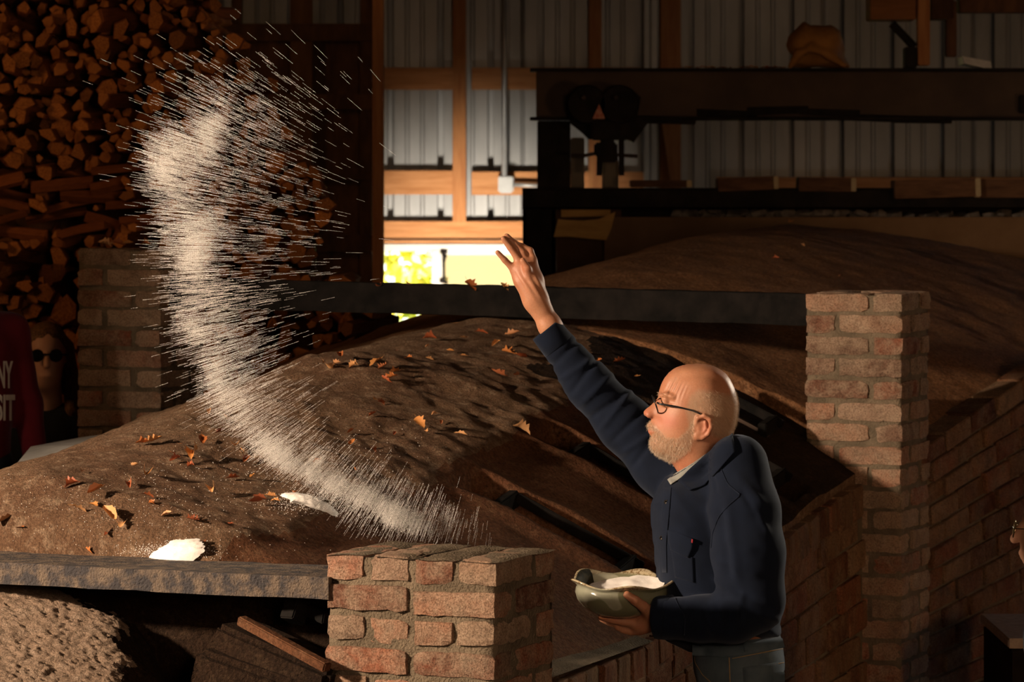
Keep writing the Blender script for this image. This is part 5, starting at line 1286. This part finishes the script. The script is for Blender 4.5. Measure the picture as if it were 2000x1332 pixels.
# ------------------------------------------------------------------ the bowl and the salt in it
BC = Q3(1213, 1160, -.10 + .02)
def bowl_pt(q, r, z, lobes):
    k = 1 + lobes * (.055 * math.cos(5 * q + .75)); return (r * k * math.cos(q), r * k * math.sin(q), z + lobes * .0065 * math.cos(5 * q + .75))
profb = [(.001, -.050, 0), (.045, -.0505, 0), (.062, -.048, 0), (.088, -.034, 0), (.106, -.014, .05), (.112, .004, .1), (.111, .016, .25), (.109, .022, .6), (.114, .027, 1), (.122, .032, 1), (.1245, .0345, 1), (.1235, .037, 1), (.118, .0365, 1), (.108, .028, .8), (.104, .014, .2), (.098, -.010, 0), (.075, -.034, 0), (.001, -.042, 0)]
v = []; f = []; n = 90
for r, z, lb in profb:
    for k in range(n): v.append(bowl_pt(2 * math.pi * k / n, r, z, lb))
for i in range(len(profb) - 1):
    for k in range(n): f.append((i * n + k, i * n + (k + 1) % n, (i + 1) * n + (k + 1) % n, (i + 1) * n + k))
def glaze():
    m, t, b, nn, l = nt('celadon_glaze'); vv = coords(nn, l, False)
    sp = nn.new('ShaderNodeSeparateXYZ'); l.new(vv, sp.inputs[0])
    base = ramp(nn, l, noise(nn, l, vv, 14, 4), [(.35, (.27, .28, .21)), (.65, (.37, .375, .295))])
    sx = nn.new('ShaderNodeMath'); sx.operation = 'ADD'; l.new(sp.outputs['Y'], sx.inputs[0]); sx.inputs[1].default_value = 0
    # darker overdipped quarter with a hard edge
    dip = ramp(nn, l, noise(nn, l, vv, 7, 2, .4), [(.53, (0, 0, 0)), (.545, (1, 1, 1))]); base = mixc(nn, l, dip, base, (.165, .17, .105))
    rim = nn.new('ShaderNodeMapRange'); rim.inputs[1].default_value = .028; rim.inputs[2].default_value = .034; l.new(sp.outputs['Z'], rim.inputs[0])
    base = mixc(nn, l, rim.outputs[0], base, ramp(nn, l, noise(nn, l, vv, 160, 3), [(.4, (.18, .12, .06)), (.5, (.42, .36, .24))]))
    l.new(base, b.inputs['Base Color']); b.inputs['Roughness'].default_value = .16; b.inputs['Specular IOR Level'].default_value = .55; b.inputs['Coat Weight'].default_value = .3; b.inputs['Coat Roughness'].default_value = .08
    bump(nn, l, noise(nn, l, vv, 30, 2), .08, .004, b); return m
GLAZE = glaze()
me = pymesh('bowl', v, f, GLAZE, True)
DARKG = simple('dark_iron_glaze', (.012, .011, .007), (.04, .035, .018), .75, 60, .1, spec=.1); me.materials.append(DARKG)
for i in range(12, len(profb) - 1):
    for k in range(n):
        if math.sin(5 * (2 * math.pi * k / n) / 2.0 + 1.2) > .35: me.polygons[i * n + k].material_index = 1
bowl = obj('bowl', me, None, None, BC, (math.radians(4), math.radians(1.5), 0)); tag(bowl, 'grey-green glazed bowl with scalloped rim held in the man\'s hand', 'bowl')
v = []; m_ = 26
for i in range(m_):
    for k in range(60):
        q = 2 * math.pi * k / 60; r = .104 * i / (m_ - 1); x, y = r * math.cos(q), r * math.sin(q)
        z = .003 + .028 * (i / (m_ - 1)) ** 2 * (.45 + .55 * math.cos(q - .35)) + .012 * math.exp(-((x - .03) ** 2 + (y - .05) ** 2) / .0016) + .0035 * float(fbm(np.array([x * 45]), np.array([y * 45]), np.array([0.]), 3)[0])
        v.append((x, y, z))
f = [(i * 60 + k, i * 60 + (k + 1) % 60, (i + 1) * 60 + (k + 1) % 60, (i + 1) * 60 + k) for i in range(m_ - 1) for k in range(60)]
o = obj('salt', pymesh('salt', v, f, SALT, True), None, None, BC, bowl.rotation_euler); tag(o, 'white salt filling the scalloped bowl', 'salt', kind='stuff')

# ------------------------------------------------------------------ ochre hat on the beam, shelf and boxes at the top right
hatpoly = [(1541, 131), (1552, 113), (1541, 99), (1537, 88), (1542, 70), (1556, 54), (1571, 42), (1582, 49), (1602, 51), (1625, 51), (1640, 61), (1646, 82), (1648, 110), (1660, 131)]
hatpoly = [(P(x, y, GD).x, P(x, y, GD).z) for x, y in hatpoly]
def hat_f(X, Y, Z):
    x2, z2 = X[:, 0, :], Z[:, 0, :]; d = -poly2(x2, z2, hatpoly); q = 1 - np.clip(d / .085, 0, 1); H = .11 * np.sqrt(np.maximum(0, 1 - q ** 2)); H = np.where(d <= 0, d, H)
    f = (np.abs(Y - GD) - H[:, None, :]) * .6
    def g(px, py, y=0): return np.array(P(px, py, GD + y), np.float32)
    f = smin(f, chain(X, Y, Z, [(g(1543, 130, -.08), .012), (g(1560, 106, -.11), .014), (g(1585, 95, -.12), .014), (g(1618, 108, -.11), .014), (g(1650, 128, -.08), .010)], .02), .02)
    f = smax(f, -ell(X, Y, Z, g(1588, 128, -.12), (.055, .06, .045)), .015)
    return f
hlo = P(1520, 140, GD); hhi = P(1665, 30, GD)
v, q = surfnet(hat_f, (hlo.x, GD - .18, hlo.z), (hhi.x, GD + .16, hhi.z), .007); v = relax(v, q, 1); nn = vnormals(v, q); v = v + nn * (.007 * fbm(v[:, 0] * 18, v[:, 1] * 18, v[:, 2] * 18, 3))[:, None]
o = obj('canvas_hat', pymesh('canvas_hat', v, q, CANV, True)); tag(o, 'crumpled ochre canvas hat sitting on the steel I-beam', 'hat')
ORW = simple('orange_lumber', (.16, .065, .02), (.24, .10, .035), .8, 3, .2, stretch=(1, 8, 8))
for x0, x1, y0, y1, d0, d1, nm, mt, lb, ct in ((1700, 1790, -60, 38, 0, .2, 'timber_block', ORW, 'orange-brown timber block hanging in at the top edge right of the hat', 'timber'), (1792, 1815, -60, 128, -.03, .05, 'timber_post', PINE_V, 'orange timber post standing on the I-beam at the top right', 'post'),
        (1822, 1866, -60, 36, .05, .2, 'timber_block', DARKWOOD, 'dark timber block right of the post at the top edge', 'timber'), (1852, 1872, 0, 110, .06, .12, 'timber_post', DARKWOOD, 'darker second post right of the orange one on the beam', 'post'),
        (1880, 2100, -40, 22, .1, .2, 'top_shelf', DARKWOOD, 'dark shelf board crossing the top right corner', 'shelf'), (1768, 1790, 92, 133, -.02, .1, 'black_box', IRON_D, 'small black box on the beam beside the orange post', 'box')):
    o = gbox(x0, x1, y0, y1, d0, d1).build(nm, mt, None, bevel=.004); tag(o, lb, ct)
o = MB().tube([P(1742, 46, GD), P(1786, 92, GD)], .018, 8).build('iron_brace', IRON_D); tag(o, 'slanting black iron brace below the orange timber block', 'brace')
v = [P(1880, 110, GD - .03), P(1935, 120, GD - .03), P(1938, 136, GD - .06), P(1884, 124, GD - .06)]; v += [p + Vector((0, .2, 0)) for p in v]
o = MB().add(v, [(0, 1, 2, 3)[::-1], (4, 5, 6, 7), (0, 4, 5, 1), (1, 5, 6, 2), (2, 6, 7, 3), (3, 7, 4, 0)]).build('white_tray', simple('white_plastic', (.6, .58, .55), (.75, .73, .7), .4, 30, .05)); tag(o, 'bright white tray lying on the I-beam at far right', 'tray')
o = gbox(1988, 2030, 186, 222, -.06, .0).build('black_bracket', IRON_D, None, bevel=.006); tag(o, 'black bracket on the I-beam web at the right edge', 'bracket')
# ------------------------------------------------------------------ onlookers in the dark
def figure(name, label, loc, face, scale, seated, top_mat, leg_mat, hair_mat, hair='short', lean=0.0, arms='down'):
    """one continuous body (head, neck, trunk, limbs, hands with fingers) facing +x before rotation, with clothes and hair as children"""
    hp = .46 if seated else .94; dz = hp - .94
    sh = 1.44 + dz; hx = lean
    def A(x, y, z): return np.array([x, y, z], np.float32)
    H = A(hx + .03, 0, 1.64 + dz)
    def head(X, Y, Z):
        g = ell(X, Y, Z, H + A(-.012, 0, .025), (.098, .076, .095)); g = smin(g, ell(X, Y, Z, H + A(.030, 0, -.055), (.062, .055, .070)), .03)
        g = smin(g, cap(X, Y, Z, H + A(.088, 0, .012), H + A(.108, 0, -.024), .010, .013), .012)
        for s in (-1, 1):
            g = smax(g, -ell(X, Y, Z, H + A(.090, s * .032, .012), (.018, .016, .011)), .012); g = smin(g, ell(X, Y, Z, H + A(-.005, s * .078, -.012), (.018, .010, .032)), .008)
        g = smin(g, ell(X, Y, Z, H + A(.086, 0, -.062), (.012, .022, .006)), .006); g = smin(g, ell(X, Y, Z, H + A(.082, 0, -.073), (.011, .019, .006)), .005)
        return smin(g, chain(X, Y, Z, [(H + A(-.02, 0, -.08), .055), (A(hx * .8 - .02, 0, sh - .03), .062)], .02), .03)
    v1, q1 = surfnet(head, H - A(.14, .12, .25), H + A(.15, .12, .15), .006)
    el = [A(hx * .7 - .02, s * .240, sh - .29) for s in (-1, 1)]
    wr = [A(hx * .7 + (.20 if seated or arms == 'bent' else .03), s * (.14 if seated else .27), sh - (.38 if seated else .53)) for s in (-1, 1)]
    ft = [(A(.42, s * .10, .46), A(.44, s * .10, .06)) if seated else (A(.02, s * .09, .50), A(0, s * .10, .08)) for s in (-1, 1)]
    def body(X, Y, Z, k=1.0):
        g = None
        for s in (-1, 1):
            c_ = chain(X, Y, Z, [(A(0, s * .055, hp), .115 * k), (A(hx * .4, s * .06, hp + .22), .11 * k), (A(hx * .8 - .01, s * .075, sh - .10), .115 * k)], .05); g = c_ if g is None else smin(g, c_, .05)
        g = smin(g, cap(X, Y, Z, A(hx * .8 - .02, -.15, sh - .06), A(hx * .8 - .02, .15, sh - .06), .058 * k, .058 * k), .05)
        for i, s in enumerate((-1, 1)): g = smin(g, chain(X, Y, Z, [(A(hx * .8 - .02, s * .185, sh - .05), .058 * k), (el[i], .046 * k), (wr[i], .034 * k)], .02), .03)
        return g
    def legs(X, Y, Z, k=1.0):
        g = cap(X, Y, Z, A(0, -.07, hp), A(0, .07, hp), .115 * k, .115 * k)
        for i, s in enumerate((-1, 1)): g = smin(g, chain(X, Y, Z, [(A(0, s * .085, hp - .02), .095 * k), (ft[i][0], .068 * k), (ft[i][1], .048 * k)], .03), .03)
        return g
    v2, q2 = surfnet(lambda X, Y, Z: smin(body(X, Y, Z, .72), legs(X, Y, Z, .72), .02), A(-.22, -.36, 0), A(.6, .36, sh + .08), .022)
    isl = [(v1, q1), (v2, q2)]
    for i, s in enumerate((-1, 1)):
        d = (wr[i] - el[i]); d = d / np.linalg.norm(d); sd = np.cross(d, A(0, s, .2)); sd /= np.linalg.norm(sd); nn = np.cross(d, sd)
        c = wr[i]; pal = [[(c - d * .03, .026), (c + d * .03, .026), (c + d * .075, .022)], [(c + d * .03 + sd * .016, .018), (c + d * .08 + sd * .028, .013)], [(c + d * .03 - sd * .016, .018), (c + d * .078 - sd * .028, .012)]]
        fg = []
        for k, L in zip((-1.5, -.5, .5, 1.5), (.065, .078, .082, .072)):
            b = c + d * .085 + sd * k * .019; fg.append([(b, .0095), (b + d * L * .5 + nn * .006, .0088), (b + d * L * .85 + nn * .022, .0072)])
        fg.append([(c + d * .025 + sd * .026, .012), (c + d * .055 + sd * .052, .0105), (c + d * .085 + sd * .056, .0085)])
        isl.append(hand_mesh(fg, pal, .0045))
    V, Q = join_islands(isl)
    o = obj(name, pymesh(name, V, Q, SKIN2, True)); tag(o, label, 'person')
    def garment(nm, fn, lo, hi, mat, h=.012, wr_=.006):
        v, q = surfnet(fn, lo, hi, h); v = relax(v, q, 2); n_ = vnormals(v, q); v = v + n_ * (wr_ * fbm(v[:, 0] * 13, v[:, 1] * 13, v[:, 2] * 13, 3))[:, None]
        return obj(nm, pymesh(nm, v, q, mat, True), o)
    top = garment('shirt', lambda X, Y, Z: np.maximum(body(X, Y, Z, 1.12), hp - .06 - Z), A(-.26, -.40, hp - .08), A(.6, .40, sh + .10), top_mat)
    garment('trousers', lambda X, Y, Z: legs(X, Y, Z, 1.08), A(-.22, -.30, .02), A(.6, .30, hp + .16), leg_mat)
    for i in (0, 1):
        a = ft[i][1] + A(-.02, 0, -.02)
        v, q = surfnet(lambda X, Y, Z: np.maximum(cap(X, Y, Z, a, a + A(.17, 0, -.015), .045, .040), .005 - Z), a - A(.08, .08, .1), a + A(.26, .08, .1), .010); obj('shoe', pymesh('shoe', v, q, LEATH, True), o)
    def hairf(X, Y, Z):
        g = ell(X, Y, Z, H + A(-.022, 0, .034), (.102, .083, .098)); g = np.maximum(g, (X - (H[0] + .045)) * .7 - (Z - (H[2] + .045)) * .7)
        if hair == 'long':
            for s in (-1, 1): g = smin(g, chain(X, Y, Z, [(H + A(-.03, s * .07, .03), .035), (H + A(-.01, s * .09, -.08), .032), (H + A(.02, s * .095, -.20), .024), (H + A(.03, s * .09, -.27), .010)], .02), .03)
            g = smin(g, chain(X, Y, Z, [(H + A(-.09, 0, .0), .05), (H + A(-.11, 0, -.2), .05)], .02), .03)
        return g
    v, q = surfnet(hairf, H - A(.2, .16, .32), H + A(.14, .16, .16), .008); n_ = vnormals(v, q); v = v + n_ * (.004 * fbm(v[:, 0] * 60, v[:, 1] * 60, v[:, 2] * 12, 3))[:, None]
    obj('hair', pymesh('hair', v, q, hair_mat, True), o)
    o.location = loc; o.rotation_euler = (0, 0, face); o.scale = (scale,) * 3
    return o, top, H
SKIN2 = simple('onlooker_skin', (.50, .26, .17), (.56, .31, .20), .5, 9, .1, rnd=False)
RED = cloth('dark_red_sweat', (.085, .004, .008), (.11, .006, .011), 700)
DK = cloth('dark_trousers', (.012, .013, .018), (.02, .022, .03)); BLKC = cloth('black_shirt', (.010, .011, .013), (.016, .017, .02))
HB = simple('brown_hair', (.05, .022, .01), (.22, .11, .045), .6, 25, .3, 200, .002, stretch=(8, 8, 1), rnd=False); HG = simple('grey_brown_hair', (.20, .17, .14), (.36, .32, .28), .6, 25, .3, 200, .002, rnd=False)
fz = lambda y: float(floor_z(0, y))
pr, prt, Hr = figure('person', 'person in dark red sweatshirt with white lettering, standing cut off at the left edge', (-1.80, 11.25, fz(11.25)), -math.pi / 2 + .25, .97, False, RED, DK, HB)
# white lettering on the sweatshirt
bpy.context.view_layer.update()
WHT = simple('white_print', (.62, .58, .54), (.68, .64, .6), .8, 60, .1)
bvr = BVHTree.FromPolygons([prt.matrix_world @ v.co for v in prt.data.vertices], [p.vertices[:] for p in prt.data.polygons])
def letters(txt, xr, yt, yb, xl):
    cu = bpy.data.curves.new('lettering', 'FONT'); cu.body = txt; cu.offset = .035; cu.resolution_u = 3
    to = bpy.data.objects.new('lettering', cu); COL.objects.link(to); bpy.context.view_layer.update()
    me = bpy.data.meshes.new_from_object(to.evaluated_get(bpy.context.evaluated_depsgraph_get())); bpy.data.objects.remove(to)
    bm = bmesh.new(); bm.from_mesh(me); bmesh.ops.triangulate(bm, faces=bm.faces[:]); bmesh.ops.subdivide_edges(bm, edges=[e for e in bm.edges if e.calc_length() > .2], cuts=2)
    xs_ = [v.co.x for v in bm.verts]; ys__ = [v.co.y for v in bm.verts]; x0, x1, y0, y1 = min(xs_), max(xs_), min(ys__), max(ys__)
    last = 11.0
    for v in bm.verts:
        px = xl + (v.co.x - x0) / (x1 - x0) * (xr - xl); py = yb - (v.co.y - y0) / (y1 - y0) * (yb - yt)
        r = bvr.ray_cast(EYE, (P(px, py, 10) - EYE).normalized())
        if r[0] is not None: last = r[0].y
        v.co = (r[0] if r[0] is not None else P(px, py, last)) - Vector((0, .006, 0))
    bm.to_mesh(me); bm.free(); me.materials.clear(); me.materials.append(WHT)
    o = obj('lettering', me, prt); o.matrix_parent_inverse = prt.matrix_world.inverted(); o['label'] = 'white block lettering'; return o
letters('NY', 26, 705, 758, -5); letters('SIT', 30, 770, 822, -7)
pw, pwt, Hw = figure('person', 'long-haired person in dark sunglasses, seated in shadow beside the left brick pillar', (-1.68, 12.55, fz(12.55) - .04), -math.pi / 2 + .15, .98, True, BLKC, DK, HB, 'long', .02)
SUNG = MB()
for s in (-1, 1): SUNG.lathe([(.0001, .004), (.021, .004), (.024, 0), (.0001, -.004)], (Hw[0] + .098, s * .034, Hw[2] + .012), 16, Matrix.Rotation(math.pi / 2, 3, 'Y'))
SUNG.box((Hw[0] + .10, 0, Hw[2] + .016), (.006, .03, .006)); 
for s in (-1, 1): SUNG.beam((Hw[0] + .09, s * .06, Hw[2] + .014), (Hw[0] - .01, s * .082, Hw[2] + .01), .004, .006)
o = SUNG.build('sunglasses', BLACKI, pw)
o = MB().box((-1.68, 12.57, fz(12.55) + .14), (.5, .36, .34)).build('log_seat', DARKWOOD, None, bevel=.03); tag(o, 'dark block seat under the long-haired person by the pillar', 'seat')
pg, pgt, Hg = figure('person', 'grey-haired person with thin metal glasses cut off at the right edge', (1.50, 9.2, fz(9.2) - .03), math.pi - .12, .96, True, cloth('dark_plaid', (.014, .017, .022), (.04, .045, .05), 60), DK, HG, 'short', .04)
GOLD = simple('gold_wire', (.55, .45, .25), (.6, .5, .3), .25, 10, 0, metal=.9)
m = MB()
for s in (-1, 1):
    c = Vector((Hg[0] + .108, s * .033, Hg[2] + .004)); m.tube([c + Vector((-.004 * math.sin(q), .024 * math.cos(q), .020 * math.sin(q))) for q in np.linspace(0, 2 * math.pi, 25)], .0016, 6, False)
    m.tube([c + Vector((0, s * .024, .006)), Vector((Hg[0] + .02, s * .082, Hg[2] + .01)), Vector((Hg[0] - .02, s * .084, Hg[2] + .0))], .0018, 6)
m.tube([(Hg[0] + .110, -.010, Hg[2] + .006), (Hg[0] + .116, 0, Hg[2] + .010), (Hg[0] + .110, .010, Hg[2] + .006)], .0015, 6)
m.build('eyeglasses', GOLD, pg, smooth=True)
o = MB().box((1.50, 9.2, fz(9.2) + .13), (.40, .4, .30)).build('stool', DARKWOOD, None, bevel=.02); tag(o, 'dark low stool under the grey-haired person at the right', 'stool')
tb = empty('low_table', (1.55, 10.6, fz(10.6))); tag(tb, 'low dark table with a pale worn top at the lower right edge', 'table')
TOPM = simple('worn_pale_top', (.34, .27, .23), (.46, .38, .33), .7, 40, .1); tz = P(1960, 1248, 10.5).z - fz(10.6)
MB().box((.06, .10, tz), (.26, .62, .03)).build('table_top', TOPM, tb, bevel=.005)
MB().box((.06, .10, tz - .13), (.24, .60, .22)).build('apron', IRON_D, tb, bevel=.004)
for x in (-.03, .15):
    for y in (-.17, .37): MB().box((x, y, (tz - .2) / 2), (.04, .04, tz - .2)).build('leg', IRON_D, tb)
